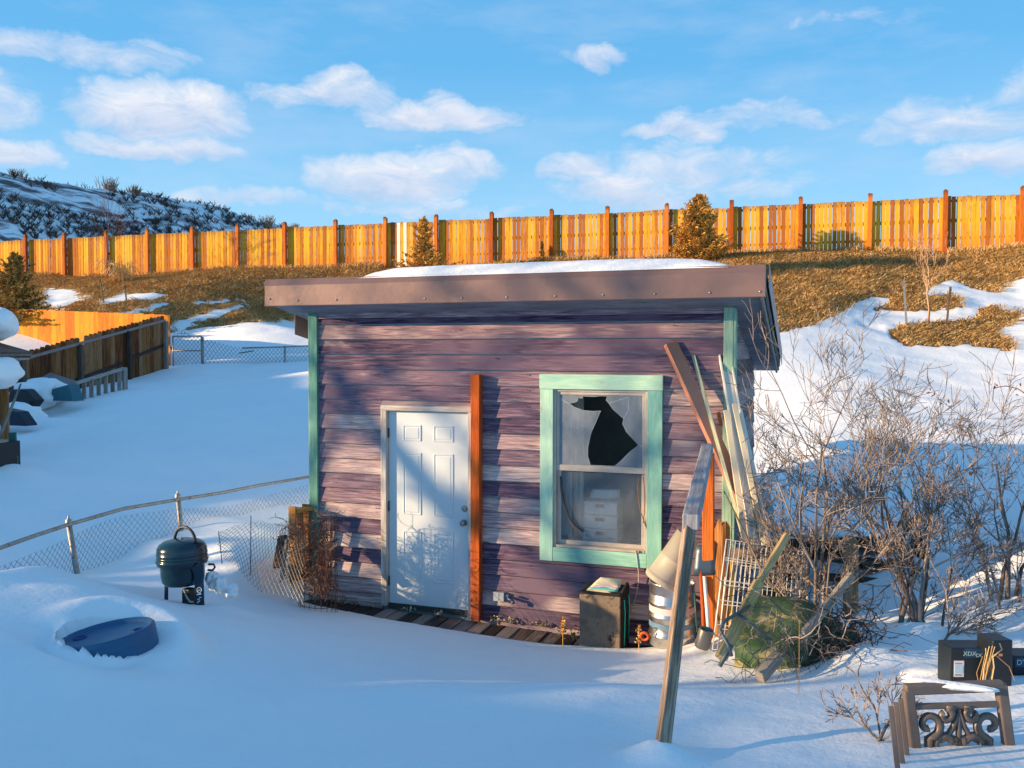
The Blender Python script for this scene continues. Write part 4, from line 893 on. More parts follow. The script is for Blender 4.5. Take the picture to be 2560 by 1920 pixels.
conifer('conical juniper tree taller than the fence, behind the right half of the shed roof', 1745, 492, 668, 31.3, 1.45, 1100, EVG, 4, 0., .7)
conifer('sparse twiggy juniper in front of the tall fence, just right of its two white pickets', 1060, 548, 668, 34.5, 1.6, 210, EVG, 8, .6, .75)
conifer('sparse olive pine at the left edge of the photo above the orange fence', 35, 640, 790, 29.5, 1.7, 300, EVG2, 15, .6, .7)
conifer('tiny young juniper at the fence foot, right of the sparse one', 1355, 606, 665, 33.8, .28, 45, EVG2, 18, .2)
tip_ = at(2330, 652, 29.6); tp_ = tip_+SUN/math.hypot(SUN.x, SUN.y)*46; base_ = Vector((tp_.x, tp_.y, 2.0)); random.seed(90)
t = thing('evergreen_tree', 'tall dark evergreen out of frame whose long shadow crosses the right bank', 'tree', base_); m = MB(); m.tube([base_, base_.lerp(tp_, .6), tp_], [.28, .14, .02], 8); m.build('trunk', BARKD, t); m = MB()
for k in range(3200):
    z = random.random()**1.0; a = random.uniform(0, 6.283); rad = 3.0*(1-z)**.6*random.uniform(.1, 1); q0 = base_.lerp(tp_, .12+.88*z); e = q0+Vector((math.cos(a)*rad, math.sin(a)*rad, -.25*rad)); needles(m, e, q0-e, rad*.8, 9, .55)
m.build('crown', EVG2, t)
# ---- young bare trees and stakes on the bank
def sapling(label, px, pyb, pyt, dep, r, seed, lev=2, kids=4, mat=TWIG, name='bare_sapling', lean=0, n0=7):
    random.seed(seed); b0 = at(px, pyb, dep); b0.z = gz(b0.x, b0.y)-.05; top = at(px+lean, pyt, dep); H = top.z-b0.z; t = thing(name, label, 'tree', b0)
    m = MB(); pts = [b0.lerp(top, i/5)+Vector((random.gauss(0, .012*H), 0, 0))*(i > 0) for i in range(6)]; m.tube(pts, [r*(1-.15*i) for i in range(6)], 5); m.build('trunk', mat, t); m = MB()
    for k in range(n0):
        q = pts[2].lerp(pts[5], k/n0); a = random.uniform(0, 6.28); grow(m, q, (math.cos(a)*.7, math.sin(a)*.7, .7), H*.36*(1-.4*k/n0), r*.45, lev, .12, .12, kids, (20, 45), 3, .004)
    m.build('branches', mat, t); return t
sapling('pale slender sapling between two stakes on the right snow patch', 2320, 803, 615, 23.2, .035, 3, 2, 3, wood('pale_bark', [(.42,.24,.14),(.58,.36,.22)], knots=0))
sapling('reddish bare sapling reaching above the fence at the left', 268, 680, 535, 38.8, .03, 6, 2, 4)
for (lab, a, b_, dep, mt) in [('left metal stake beside the pale sapling on the right snow patch', (2267,803), (2259,700), 23.0, GALV), ('right dark stake beside the pale sapling on the right snow patch', (2366,800), (2376,715), 23.0, BARKD), ('left thin dark stake on the bank above the orange fence', (259,748), (250,700), 31.5, BARKD), ('right thin dark stake on the bank above the orange fence', (317,749), (311,715), 31.5, BARKD)]:
    p0, p1 = at(*a, dep), at(*b_, dep); p0.z = gz(p0.x, p0.y)-.1; m = MB(); m.bar(p0, p1, .05, .03, (0, 1, 0)); m.bar(p1-Vector((0, 0, .12)), p1, .056, .036, (0, 1, 0)); o = m.build('stake', mt); tag(rebase(o, p0), lab, 'stake', 'stakes on the bank')
random.seed(77)   # arching dry weed clump
c0 = at(303, 695, 36.5); c0.z = gz(c0.x, c0.y); m = MB()
for k in range(90):
    a = random.uniform(0, 6.28); L = random.uniform(.5, 1.1); q = c0+Vector((random.gauss(0, .25), random.gauss(0, .15), 0)); dr = Vector((math.cos(a), math.sin(a), 0))*L*random.uniform(.2, .8)
    m.tube([q, q+dr*.35+Vector((0, 0, L*.75)), q+dr*.8+Vector((0, 0, L*.85)), q+dr*1.3+Vector((0, 0, L*.45))], .010, 3, cap=False)
o = m.build('weed_clump', STRAW); tag(rebase(o, c0), 'tall arching clump of golden dry weeds below the fence at the left', 'weeds')
# ---- brush on the far hillside and bare shrubs along its crest
random.seed(9); m = MB(); HBV = BVHTree.FromPolygons([tuple(v.co) for v in hill.data.vertices], [tuple(p.vertices) for p in hill.data.polygons])
def twiggy(m, q, H, n, r, spread_=.6):
    for k in range(n):
        a = random.uniform(0, 6.28); L = H*random.uniform(.5, 1.1); d = Vector((math.cos(a)*spread_, math.sin(a)*spread_, 1)).normalized()
        e = q+d*L*.55; m.tube([q, e, e+(d+Vector((random.gauss(0, .3), random.gauss(0, .3), .2))).normalized()*L*.45], [r, r*.8, r*.35], 3, cap=False)
        m.tube([e, e+(d+Vector((random.gauss(0, .6), random.gauss(0, .6), .3))).normalized()*L*.4], [r*.6, r*.3], 3, cap=False)
cnt = 0
while cnt < 520:
    px, py = random.uniform(-60, 790), random.uniform(440, 600); d = Vector(ray(px, py)); h = HBV.ray_cast(Vector(CAM), d.normalized())
    if h[0] is None: continue
    if noise.noise(h[0]*.12) < -.12: continue
    H = random.uniform(.35, .9)*(h[3]/90)**.5; twiggy(m, h[0], H, 9, .028*(h[3]/90), .8); cnt += 1
o = m.build('hillside_brush', BARKD); tag(o, 'dark leafless brush scattered over the snowy far hillside', 'brush', kind='stuff')
LITB = wood('sunlit_bark', [(.25,.15,.10),(.42,.28,.18)], knots=0)  # paler bark with the sun on the crest shrubs put into its colour
for (lab, px, py, dep, Hp, wpx, n_, mt) in [('round bare shrub on the hill crest at the far left', 46, 445, 74, 30, 22, 40, LITB), ('largest bare shrub clump on the hill crest, with twisted stems', 275, 482, 86, 44, 32, 60, LITB), ('bare shrub on the hill crest just right of the largest clump', 335, 492, 90, 36, 24, 50, LITB),
      ('thin crooked bare shrub on the crest left of the largest clump', 218, 478, 83, 26, 10, 8, BARKD), ('single bare stalk standing on the hill crest', 183, 470, 80, 22, 4, 4, BARKD), ('small bare shrub low on the hill crest', 480, 512, 106, 22, 16, 14, BARKD), ('dark bare shrub near the lower end of the hill crest', 575, 565, 118, 30, 26, 26, BARKD), ('small round bush on the hill end above the fence', 620, 548, 122, 18, 14, 34, LITB),
      ('bare tree clump rising behind the fence below the hill end', 665, 575, 120, 44, 26, 60, LITB), ('faint bare treetops just above the fence right of the hill', 735, 580, 130, 28, 34, 60, LITB), ('bare shrub on the crest right of the round bush at far left', 130, 462, 78, 14, 20, 12, BARKD), ('dark bare shrub in the lower crest, left of the clump behind the fence', 530, 545, 112, 26, 20, 18, BARKD)]:
    q = at(px, py+6, dep); m = MB()
    for k in range(n_):
        o_ = (random.random()-.5)*2*wpx*.55/F*dep; twiggy(m, q+Vector((o_, random.uniform(-1, 1)*.6, 0)), Hp/F*dep, 1, .045*(dep/90), .45)
    o = m.build('bare_shrub', mt); tag(rebase(o, q), lab, 'shrub', 'shrubs on the far hill')
# ================================================================== fences and clutter on the left
def chain(mb, P, L, H, pitch=.062, r=.0016, barbs=True, h0=lambda s: 0.):
    """diamond wire: P(s, t) gives a point; t runs 0..H"""
    n = int((L+H)/pitch)
    for sgn in (1, -1):
        for i in range(-int(H/pitch), n):
            s0 = i*pitch; pts = []; k = 0; st = pitch/2
            while k*st <= H+1e-6:
                t = k*st; s = s0+t*.85 if sgn > 0 else s0-t*.85+H*.85
                if 0 <= s <= L and t >= h0(s): pts.append(P(s, t))
                k += 1
            if len(pts) > 1: mb.tube(pts, r, 3, cap=False)
    return mb
def polyl(pts):
    pts = [Vector(p) for p in pts]; Ls = [0]
    for a, b in zip(pts, pts[1:]): Ls.append(Ls[-1]+(b-a).length)
    def f(s):
        for i in range(len(pts)-1):
            if s <= Ls[i+1] or i == len(pts)-2: return pts[i].lerp(pts[i+1], (s-Ls[i])/(Ls[i+1]-Ls[i]))
    return f, Ls[-1]
WIRE = plain('chain_link_wire', (.16,.15,.15), .5, .6, .3, 30.)
cf = thing('chain_link_fence', 'chain link fence with a sagging pipe rail from the left edge to the shed', 'fence', at(300, 1330, 9.6))
RL = [(-170,1440,7.3),(0,1372,8.1),(90,1340,8.5),(175,1312,9.0),(310,1273,9.65),(447,1250,10.3),(560,1232,10.9),(650,1214,11.4),(790,1190,12.2)]
rp = [at(*q) for q in RL]; m = MB(); m.tube(rp, .021, 10); m.build('rail', GALV, cf)
for (a, b_) in [((172,1308,9.0), (207,1450,9.0)), ((445,1243,10.3), (462,1345,10.3)), ((-168,1436,7.3), (-150,1560,7.3))]:
    p1, p0 = at(*a), at(*b_); p0.z -= .3; m = MB(); m.tube([p0, p1], .028, 10); m.lathe([(0, .075), (.012, .06), (.012, .04), (.03, .03), (.034, -.02), (.029, -.03)], 12, Matrix.Translation(p1)); m.build('post', GALV, cf)
f_, L_ = polyl(rp)
def PM(s, t):
    p = f_(min(s, L_-.001)); sag = .10+.05*math.sin(s*1.9); return Vector((p.x+.02*math.sin(s*5), p.y+.02*math.cos(s*4), p.z-.95-sag+t))
m = chain(MB(), PM, L_, .95, .066, .0022); m.build('wire_mesh', WIRE, cf)
# collapsed length of mesh between the fence and the wire roll
lm = thing('loose_wire_mesh', 'loose collapsed chain link mesh lying in front of the pallet left of the shed', 'wire mesh', at(640, 1400, 9))
A_ = [at(547,1330,9.0), at(600,1318,9.2), at(660,1300,9.4), at(715,1300,9.0), at(770,1330,8.6)]; B_ = [at(560,1400,8.6), at(610,1440,8.3), at(660,1480,8.1), at(715,1500,8.0), at(765,1515,7.9)]
fa_, La = polyl(A_); fb_, Lb = polyl(B_)
m = chain(MB(), lambda s, t: fb_(min(s/La*Lb, Lb-.001)).lerp(fa_(min(s, La-.001)), t/.75)+Vector((0, -.05*math.sin(t*4), .03*math.sin(s*6))), La, .75, .07, .0021); m.build('mesh', WIRE, lm)
m = MB(); m.tube([A_[0], at(552,1370,8.8), at(556,1410,8.6)], .006, 4); m.tube([at(628,1290,9.2), at(627,1440,8.5)], .006, 4); m.build('edge_wire', WIRE, lm)
# pallet against the shed corner
PALW = wood('amber_pallet_wood', [(.16,.07,.025),(.40,.19,.05),(.58,.32,.10)], dark=(.06,.03,.015), knots=.5, var=.7, grain=.45)
pl = thing('pallet', 'amber wooden pallet standing on edge against the left corner of the shed', 'pallet', at(755, 1480, 9.2))
c0, c1 = at(727,1268,9.15), at(792,1256,9.6); zb = gz(-1.2, 0)-.1
for k in range(4):
    p = c0.lerp(c1, (k+.25)/3.9); m = MB(); m.bar((p.x, p.y, zb), (p.x, p.y, p.z-.02*(k % 2)), .085, .018, (0, 1, 0)); m.build('slat', PALW, pl, bevel=.002)
m = MB(); m.bar(c0+Vector((.02,.04,-.05)), c1+Vector((.02,.04,-.05)), .09, .04, (0, 0, 1)); m.bar((c0.x+.02, c0.y+.04, .55), (c1.x+.02, c1.y+.04, .55), .09, .04); m.build('stringer', PALW, pl)
# roll of rusty wire overgrown with dead vines
random.seed(41); vr = thing('vine_tangle', 'dead reddish vines tangled over a rusty wire roll at the left shed corner', 'vines', at(785, 1500, 8.6))
cen = at(795, 1400, 8.75); zb = .0; topz = at(800, 1290, 8.7).z; m = MB()
for k in range(9):
    z = zb+(topz-zb)*k/8; m.tube([(cen.x+.2*math.cos(a)*(1+.05*math.sin(a*3+k)), cen.y+.16*math.sin(a), z+.01*math.sin(a*2)) for a in [i*.524 for i in range(12)]], .0035, 3, closed=True)
for k in range(20):
    a = k*.314; m.tube([(cen.x+.2*math.cos(a), cen.y+.16*math.sin(a), zb), (cen.x+.2*math.cos(a), cen.y+.16*math.sin(a), topz)], .0025, 3)
m.build('wire_roll', RUST, vr); m = MB(); m2 = MB()
def wander(mb, p, n, st, r, dz=-.02, bx=None):
    pts = [p]; d = Vector((random.gauss(0, 1), random.gauss(0, .5), random.gauss(0, 1))).normalized()
    for i in range(n):
        d = (d+Vector((random.gauss(0, .5), random.gauss(0, .35), random.gauss(0, .5)+dz))).normalized(); p = p+d*st; pts.append(p)
    mb.tube(pts, r, 3, cap=False)
for k in range(420):
    u = random.random(); px = 722+u*112+random.gauss(0, 4); py = random.uniform(1288 if px > 790 else 1300, 1490-.9*max(0, 770-px)); wander(m if k % 3 else m2, at(px, py, 8.75+random.uniform(-.25, .2)), random.randint(4, 9), .033, random.uniform(.002, .0042))
for k in range(50):
    p = at(random.uniform(800,836), random.uniform(1300,1400), 8.6); m2.tube([p, p+Vector((random.gauss(0,.02), -.03, -.2)), p+Vector((random.gauss(0,.04), -.03, -.45))], .003, 3, cap=False)
m.build('vine_stems', wood('grey_vine', [(.12,.08,.06),(.26,.18,.13)], knots=0, var=.5), vr); m2.build('vine_stems', wood('red_vine', [(.20,.06,.03),(.42,.16,.09)], knots=0, var=.5), vr)
for (lab, a, b_, wv, mt) in [('short dark plank leaning left of the amber pallet', (694,1395,8.9), (708,1340,9.1), .10, BARKD), ('thin pale lath leaning under the vine tangle', (705,1420,8.7), (718,1350,8.9), .03, GREYW)]:
    p0, p1 = at(*a), at(*b_); p0.z -= .1; m = MB(); m.bar(p0, p1, wv, .03, (0, 1, 0)); o = m.build('lath', mt); tag(rebase(o, p0), lab, 'board')
# ---- barbecue
GREEN = plain('dark_green_enamel', (.004,.026,.040), .16, 0, .15, 4., spec=.6); bq = at(464, 1398, 7.35); BX, BY = bq.x, bq.y
tb = thing('barbecue', 'dark green kettle barbecue with an arched handle standing in the snow', 'barbecue', (BX, BY, .6))
Mb = Matrix.Translation((BX, BY, 0)) @ Matrix.Rotation(R(-2), 4, 'Y')
m = MB(); m.lathe([(0,.675),(.09,.678),(.145,.692),(.168,.72),(.176,.77),(.178,.855),(.203,.862),(.206,.888)], 40, Mb); m.build('bowl', GREEN, tb)
m = MB(); m.lathe([(.204,.884),(.210,.886),(.212,.898),(.204,.904),(.202,.918),(.206,.922),(.202,.928),(.202,.944),(.206,.948),(.202,.954),(.201,.985),(.196,1.005),(.180,1.030),(.145,1.052),(.09,1.066),(.035,1.071),(0,1.072)], 40, Mb); lid = m.build('lid', GREEN, tb)
m = MB(); M2 = Matrix.Translation((BX, BY, 0)) @ Matrix.Rotation(YAW-.5, 4, 'Z')
m.tube([M2 @ Vector((.125*math.cos(a)-.0, 0, 1.045+.125*math.sin(a))) for a in [R(v) for v in range(-3, 184, 15)]], .012, 8); m.build('lid_handle', BLACKP, lid)
m = MB(); m.lathe([(0, 1.082), (.014, 1.081), (.02, 1.071)], 14, Mb); m.build('vent_cap', STEEL, lid)
LEGM = plain('dark_blue_leg', (.012,.03,.06), .35)
def frc(X, Z, dd=0.): return Vector((BX, BY, 0))+Vector(_r)*X-Vector((_fw[0], _fw[1], 0))*(-dd)+Vector((0, 0, Z))
for (X, dd, wv) in [(-.165, .02, .03), (.155, -.12, .075), (.04, .17, .05)]:
    m = MB(); m.bar(frc(X-.01 if X < 0 else X+.008, .40, dd), frc(X, .88, dd), wv, .02, (_fw[0], _fw[1], 0)); lg = m.build('leg', LEGM, tb, bevel=.006)
    if wv == .075:
        WM = plain('white_marking', (.62,.70,.76), .5); d2 = dd-.0125
        m = MB(); m.tube([frc(.162+.019*math.cos(a), .672+.022*math.sin(a), d2) for a in [i*.45 for i in range(14)]], .0035, 4, closed=True); m.tube([frc(.150, .662, d2), frc(.165, .675, d2), frc(.172, .66, d2)], .004, 4); m.build('marking', WM, lg)
        for (u0, v0, u1, v1) in [(.140,.632,.178,.642),(.160,.612,.180,.612),(.145,.592,.165,.600),(.145,.566,.168,.586)]:
            m = MB(); m.bar(frc(u0, v0, d2), frc(u1, v1, d2), .003, .008, (0, 0, 1)); m.build('marking', WM, lg)
m = MB(); m.tube([frc(.20, .86, -.02), frc(.245, .86, -.02), frc(.255, .835, -.02), frc(.235, .81, -.02), frc(.195, .812, -.02)], .009, 8); m.build('side_handle', BLACKP, tb)
m = MB(); m.box(BX+.04, BX+.12, BY-.10, BY-.02, .5, .675); m.build('burner_box', BLACKP, tb, bevel=.01)
m = MB(); m.tube([frc(.03, .67, -.11), frc(.06, .62, -.14), frc(.09, .58, -.15), (frc(.12, .575, -.14))], .009, 8); m.build('gas_hose', STEEL, tb)
# ---- blue barrel
BLUE = plain('blue_plastic', (.02,.10,.21), .45, 0, .1, 5., dirt=((.05,.09,.12), 3., .6)); Mbar = Matrix.Translation(BAR) @ Matrix.Rotation(R(-8), 4, 'Y') @ Matrix.Rotation(R(3), 4, 'X')
tb2 = thing('plastic_barrel', 'blue plastic barrel buried in snow with only its lid showing', 'barrel', BAR)
m = MB(); m.lathe([(0,-.018),(.10,-.016),(.235,-.014),(.245,-.004),(.258,.012),(.270,.014),(.280,.004),(.284,-.02),(.280,-.034),(.286,-.045),(.283,-.056),(.288,-.15),(.292,-.7),(0,-.7)], 48, Mbar); body = m.build('body', BLUE, tb2)
for (X, Y_, q) in [(-.185, -.03, 0), (.175, .075, 1)]:
    m = MB(); M3 = Mbar @ Matrix.Translation((X, Y_, -.012)); m.lathe([(.040, -.004), (.040, .006), (.031, .007), (.029, -.003), (0, -.0035)], 20, M3); m.build('bung', plain('blue_bung', (.02,.05,.2), .5), tb2)
# ---- lit ice lumps beside the barbecue
def lump(name, c, rx, ry, rz_, seed, label, cat, mat=None, sub=4, amp=.25):
    import bmesh
    bm = bmesh.new(); bmesh.ops.create_icosphere(bm, subdivisions=sub, radius=1)
    for v in bm.verts:
        n_ = v.co.normalized(); k = 1+amp*noise.noise(n_*1.7+Vector((seed, 0, 0)))*1.6+amp*.3*noise.noise(n_*5+Vector((seed, 3, 0))); v.co = Vector((n_.x*rx*k, n_.y*ry*k, n_.z*rz_*k))
    me = bpy.data.meshes.new(name); bm.to_mesh(me); bm.free(); me.polygons.foreach_set('use_smooth', np.ones(len(me.polygons), bool)); me.materials.append(mat or SNOW)
    o = bpy.data.objects.new(name, me); COL.objects.link(o); o.location = c; return tag(o, label, cat)
for i, (px, py, r_, lab) in enumerate([(530,1446,.055,'small snow lump touching the right leg of the barbecue'),(548,1462,.075,'rounded snow lump second to the right of the barbecue'),(580,1478,.06,'low snow lump furthest right of the barbecue')]):
    c = at(px, py, 7.5); lump('snow_lump', c, r_, r_, r_*1.0, i+1, lab, 'snow lump')
# ---- brown picket fence and orange fence behind
BROWN = wood('brown_stained_pickets', [(.07,.02,.006),(.18,.06,.015),(.28,.11,.03),(.34,.17,.08)], dark=(.04,.02,.012), knots=.55, var=.4, grain=.4, streak=8.)
ORNG = wood('orange_stained_pickets', [(.55,.14,.010),(.68,.22,.014),(.78,.31,.02)], dark=(.25,.06,.01), knots=.3, var=.5, grain=.18, streak=6.)
CAPW = wood('grey_rail', [(.18,.13,.11),(.34,.27,.24)], knots=.3)
pA, pB = at(412,802,26.0), at(-25,922,19.6)
bf = thing('picket_fence', 'shaded brown picket fence with a top rail running down the left of the yard', 'fence', (pA+pB)/2-Vector((0,0,1.4)))
def gzz(x, y): return gz(x, y)
nP = 38; up_ = Vector((0, 0, 1)); dirf = (pB-pA); Lf = dirf.length; dirf.normalize(); side = dirf.cross(up_).normalized()
if side.dot(Vector(CAM)-pA) < 0: side = -side
m = MB()
for k in range(nP):
    if k == 20: continue
    p = pA.lerp(pB, (k+.5)/nP)-side*.03; wv = Lf/nP-random.uniform(.010, .022); zt = p.z+.13+random.uniform(-.015, .02); zb = gzz(p.x, p.y)-.15
    m.bar((p.x, p.y, zb), (p.x, p.y, zt), wv, .018, side); m.bar((p.x, p.y, zt), (p.x, p.y, zt+.035), wv, .018, side, w1=wv*.55)
m.build('picket_panel', BROWN, bf)
m = MB(); m.bar(pA, pB, .045, .07, (0, 0, 1)); m.build('top_rail', CAPW, bf)
m = MB(); m.bar(pA.lerp(pB, .0)-Vector((0,0,.72)), pA.lerp(pB, .24)-Vector((0,0,.80)), .04, .08); m.bar(pA.lerp(pB, .30)-Vector((0,0,.86)), pA.lerp(pB, .58)-Vector((0,0,.90)), .04, .08); m.build('mid_rail', BARKD, bf)
for k in (.005, .265, .56, .86):
    p = pA.lerp(pB, k)+side*.05; m = MB(); m.bar((p.x, p.y, gzz(p.x, p.y)-.2), (p.x, p.y, p.z-.02), .10, .10, side); m.build('post', BARKD if k > .1 else GREYW, bf)
oA, oB = at(425,789,26.6), at(-110,768,30.4); of = thing('cedar_fence', 'bright orange cedar board fence standing behind the shaded brown fence at the left', 'fence', (oA+oB)/2-Vector((0,0,1.7)))
m = MB(); nP = 46; Lo = (oB-oA).length; od = (oB-oA).normalized(); os_ = od.cross(up_).normalized()
for k in range(nP):
    p = oA.lerp(oB, (k+.5)/nP); m.bar((p.x, p.y, p.z-1.95), (p.x, p.y, p.z+random.uniform(-.012, .012)), Lo/nP-.004, .018, os_); 
m.build('picket_panel', ORNG, of)
m = MB()
for dz_ in (.25, 1.0): m.bar(oA-Vector((0,0,dz_))+Vector((0,.08,0)), oB-Vector((0,0,dz_))+Vector((0,.08,0)), .04, .09)
m.build('rail', ORNG, of)
# gate and far chain link
gt = thing('chain_link_gate', 'small chain link gate with a scroll ornament on top, far behind the yard', 'gate', at(465, 915, 26.5))
m = MB()
for a, b_ in [((432,842),(503,841)),((432,878),(503,878)),((432,842),(433,920)),((503,841),(504,918)),((433,918),(504,917))]: m.tube([at(*a, 26.5), at(*b_, 26.5)], .022, 6)
m.build('frame', GALV, gt); g0, g1 = at(433,918,26.5), at(503,918,26.5); hh_ = at(433,842,26.5).z-g0.z
m = chain(MB(), lambda s, t: g0.lerp(g1, s/(g1-g0).length)+Vector((0,0,t)), (g1-g0).length, hh_, .12, .006); m.build('wire_mesh', WIRE, gt)
m = MB(); c = at(458,832,26.5); rr_ = .055
m.tube([c+Vector(_r)*rr_*math.cos(a)+Vector((0,0,rr_*math.sin(a))) for a in [i*.6 for i in range(10)]], .008, 4, closed=True)
for sg in (-1, 1): m.tube([c+Vector(_r)*sg*.03+Vector((0,0,-.05)), c+Vector(_r)*sg*.09+Vector((0,0,-.02)), c+Vector(_r)*sg*.16+Vector((0,0,-.05)), c+Vector(_r)*sg*.19+Vector((0,0,-.1))], .008, 4)
m.build('scroll', WIRE, gt)
fc = thing('far_chain_link_fence', 'low chain link fence at the foot of the bank between the gate and the shed', 'fence', at(640, 915, 26.6))
fr_ = [at(507,846,26.4), at(560,862,26.5), at(605,871,26.6), at(712,868,26.7), at(800,864,26.8)]; fb2 = [at(508,915,26.4), at(560,915,26.5), at(605,916,26.6), at(712,917,26.7), at(800,918,26.8)]
m = MB(); m.tube(fr_[2:], .022, 6); m.build('rail', GALV, fc)
for q in (0, 3): m = MB(); m.tube([fb2[q]-Vector((0,0,.2)), fr_[q]+Vector((0,0,.03))], .03, 6); m.build('post', GALV, fc)
f1, L1 = polyl(fr_); f2, L2 = polyl(fb2)
m = chain(MB(), lambda s, t: f2(min(s/L1*L2, L2-.001)).lerp(f1(min(s, L1-.001)), t/.6), L1, .6, .12, .006); m.build('wire_mesh', WIRE, fc)
m = MB(); m.bar(at(598,884,26.2), at(634,878,26.2), .05, .03); o = m.build('stick', BARKD); tag(rebase(o, at(615,882,26.2)), 'short dark stick poking out of the snow by the far chain link fence', 'stick')
# grey pallet on edge, tarp sheet, boards and snow heaps against the brown fence
gp = thing('pallet', 'grey weathered pallet standing on its side by the brown fence', 'pallet', at(250, 1000, 20.3))
q0, q1 = at(188,958,20.0), at(312,920,21.4); zlow = at(200,1012,20.0).z-.1; zl1 = at(310,985,21.4).z-.1
m = MB(); m.bar(q0+Vector((0,0,-.02)), q1+Vector((0,0,-.02)), .14, .05); m.build('top_board', GREYW, gp)
for k in range(7):
    t = (k+.4)/7.; p = q0.lerp(q1, t); m = MB(); m.bar((p.x, p.y-.05, zlow+(zl1-zlow)*t), (p.x, p.y-.05, p.z-.03), .11+.03*(k == 0), .025, (0, 1, 0)); m.build('slat', GREYW, gp)
for k in (0, .98): p = q0.lerp(q1, k); m = MB(); m.bar((p.x, p.y+.03, zlow+(zl1-zlow)*k), (p.x, p.y+.03, p.z), .06, .12, (0, 1, 0)); m.build('stringer', GREYW, gp)
m = MB(); m.bar(q0.lerp(q1,.02)-Vector((0,.02,.58)), q0.lerp(q1,.3)-Vector((0,.02,.52)), .04, .08); m.build('lower_board', GREYW, gp)
m = MB(); m.quad(at(58,972,19.5), at(125,935,20.5), at(190,955,20.6), at(150,984,19.4), .02, n=2, sag=.02); o = m.build('sheet', plain('grey_board_sheet', (.17,.17,.17), .6, 0, .2, 3.)); tag(rebase(o, at(120,965,20)), 'grey sheet of board propped on the snow heap left of the grey pallet', 'sheet')
m = MB(); m.prism([(-.5,0),(.42,0),(.28,.36),(-.2,.25)], .3, Matrix.Translation(at(160,1003,19.3))); o = m.build('crate_side', plain('teal_plastic', (.03,.12,.16), .5), bevel=.01); tag(rebase(o, at(160,1003,19.3)), 'teal plastic tub half buried in snow under the grey sheet', 'tub')
lump('snow_heap', at(105, 985, 19.6), .62, .5, .33, 5, 'rounded heap of snow below the grey sheet', 'snow heap')
lump('snow_heap', at(48, 1035, 18.2), .5, .4, .22, 9, 'low heap of snow by the dark hollow at the left', 'snow heap')
m = MB(); m.prism([(-.3,-.1),(.35,-.1),(.5,.05),(.2,.3),(-.2,.28)], .3, Matrix.Translation(at(56,1008,18.8))); m2_ = m.build('shade_block', BLACKP, bevel=.05); tag(rebase(m2_, at(56,1008,18.8)), 'black block put in for the shade of the hollow at the left below the brown fence', 'shade block')  # black solid put in for the darkness of the hollow
m = MB(); m.prism([(-.45,-.15),(.55,-.15),(.3,.12),(-.3,.2)], .3, Matrix.Translation(at(28,1045,17))); o = m.build('black_tarp', plain('blue_black_tarp', (.01,.018,.035), .5), bevel=.04); tag(rebase(o, at(28,1045,17)), 'dark blue tarpaulin bundle in the snow at the left edge', 'tarpaulin')
ls = thing('wood_shelter', 'low wood shelter with a layered board roof cut off by the left photo edge', 'shelter', at(0, 1040, 14))
for k in range(4):
    m = MB(); m.bar(at(-170,826+9*k,14.2), at(34-3*k,884+5*k,13.6), .7, .03, (0,0,1)); m.build('roof_board', [BARKD, GREYW, BARKD, GREYW][k], ls)
for k in range(4): p = at(-70+27*k, 975, 14.0); m = MB(); m.bar((p.x, p.y, gz(p.x, p.y)-.2), (p.x, p.y, p.z+.35), .16, .03, (0,1,0)); m.build('wall_board', [GREYW, BARKD, GREYW, BROWN][k], ls)
lump('snow_pile', at(-45, 812, 14), .62, .45, .30, 14, 'thick snow cap on the roof of the wood shelter at the left edge', 'snow cap', amp=.12)
lump('snow_pile', at(-28, 932, 13.5), .50, .4, .27, 17, 'second snow cap below the shelter roof at the left edge', 'snow cap', amp=.12)
m = MB(); p0, p1 = at(40,1165,13.0), at(31,1083,13.0); p0.z -= .2; m.bar(p0, p1, .13, .025, (0,1,0)); o = m.build('green_board', plain('green_painted_board', (.02,.10,.09), .6, 0, .3, 8.)); tag(rebase(o, p0), 'upright dark green board at the left edge of the yard', 'board')
m = MB(); m.box(*sorted((at(-160,1130,12.5).x, at(-32,1130,12.5).x)), at(0,1130,12.5).y, at(0,1130,12.5).y+.5, at(0,1165,12.5).z-.2, at(0,1112,12.5).z); o = m.build('dark_box', BLACKP, bevel=.01); tag(rebase(o, at(0,1165,12.5)), 'dark box beside the green board at the left edge', 'box')
m = MB(); m.bar(at(-90,1098,12.3), at(6,1106,12.3), .3, .03); o = m.build('box_lid', GREYW); tag(rebase(o, at(0,1106,12.3)), 'grey plank lying on the dark box at the left edge', 'board')
m = MB(); m.tube([at(-8,1110,13), at(18,1050,13.3), at(35,1005,13.6), at(52,962,14)], [.025,.022,.018,.012], 6); o = m.build('long_stick', GREYW); tag(rebase(o, at(0,1100,13)), 'long bent stick leaning at the left edge of the photo', 'stick')
# ================================================================== clutter right of the window
rl = thing('stair_railing', 'weathered grey timber railing with leaning front post, running back to an orange post', 'railing', at(1655, 1880, 4.2))
OLDP = wood('cracked_old_post', [(.05,.035,.025),(.20,.13,.09),(.38,.27,.19),(.50,.42,.36)], dark=(.05,.02,.01), knots=.7, var=.2, grain=.6, streak=11., bumpd=.008)
PALEBL = wood('bleached_rail', [(.22,.22,.24),(.40,.42,.46),(.52,.54,.58)], dark=(.10,.07,.05), knots=.3, var=.3, grain=.3, streak=9., bumpd=.004)
p0, p1 = at(1650,1930,4.05), at(1726,1300,4.75); p0 = p0+(p0-p1)*.9; m = MB(); m.bar(p0, p1, .062, .058, (_fw[0]-.12, _fw[1], 0), seg=6, warp=.002); m.build('front_post', OLDP, rl, bevel=.006)
m = MB(); a_, b_ = at(1728,1302,4.72), at(1769,1120,7.15); m.bar(a_+(a_-b_).normalized()*.03, b_, .09, .085, (0,0,1), seg=3); m.build('top_rail', PALEBL, rl, bevel=.008)
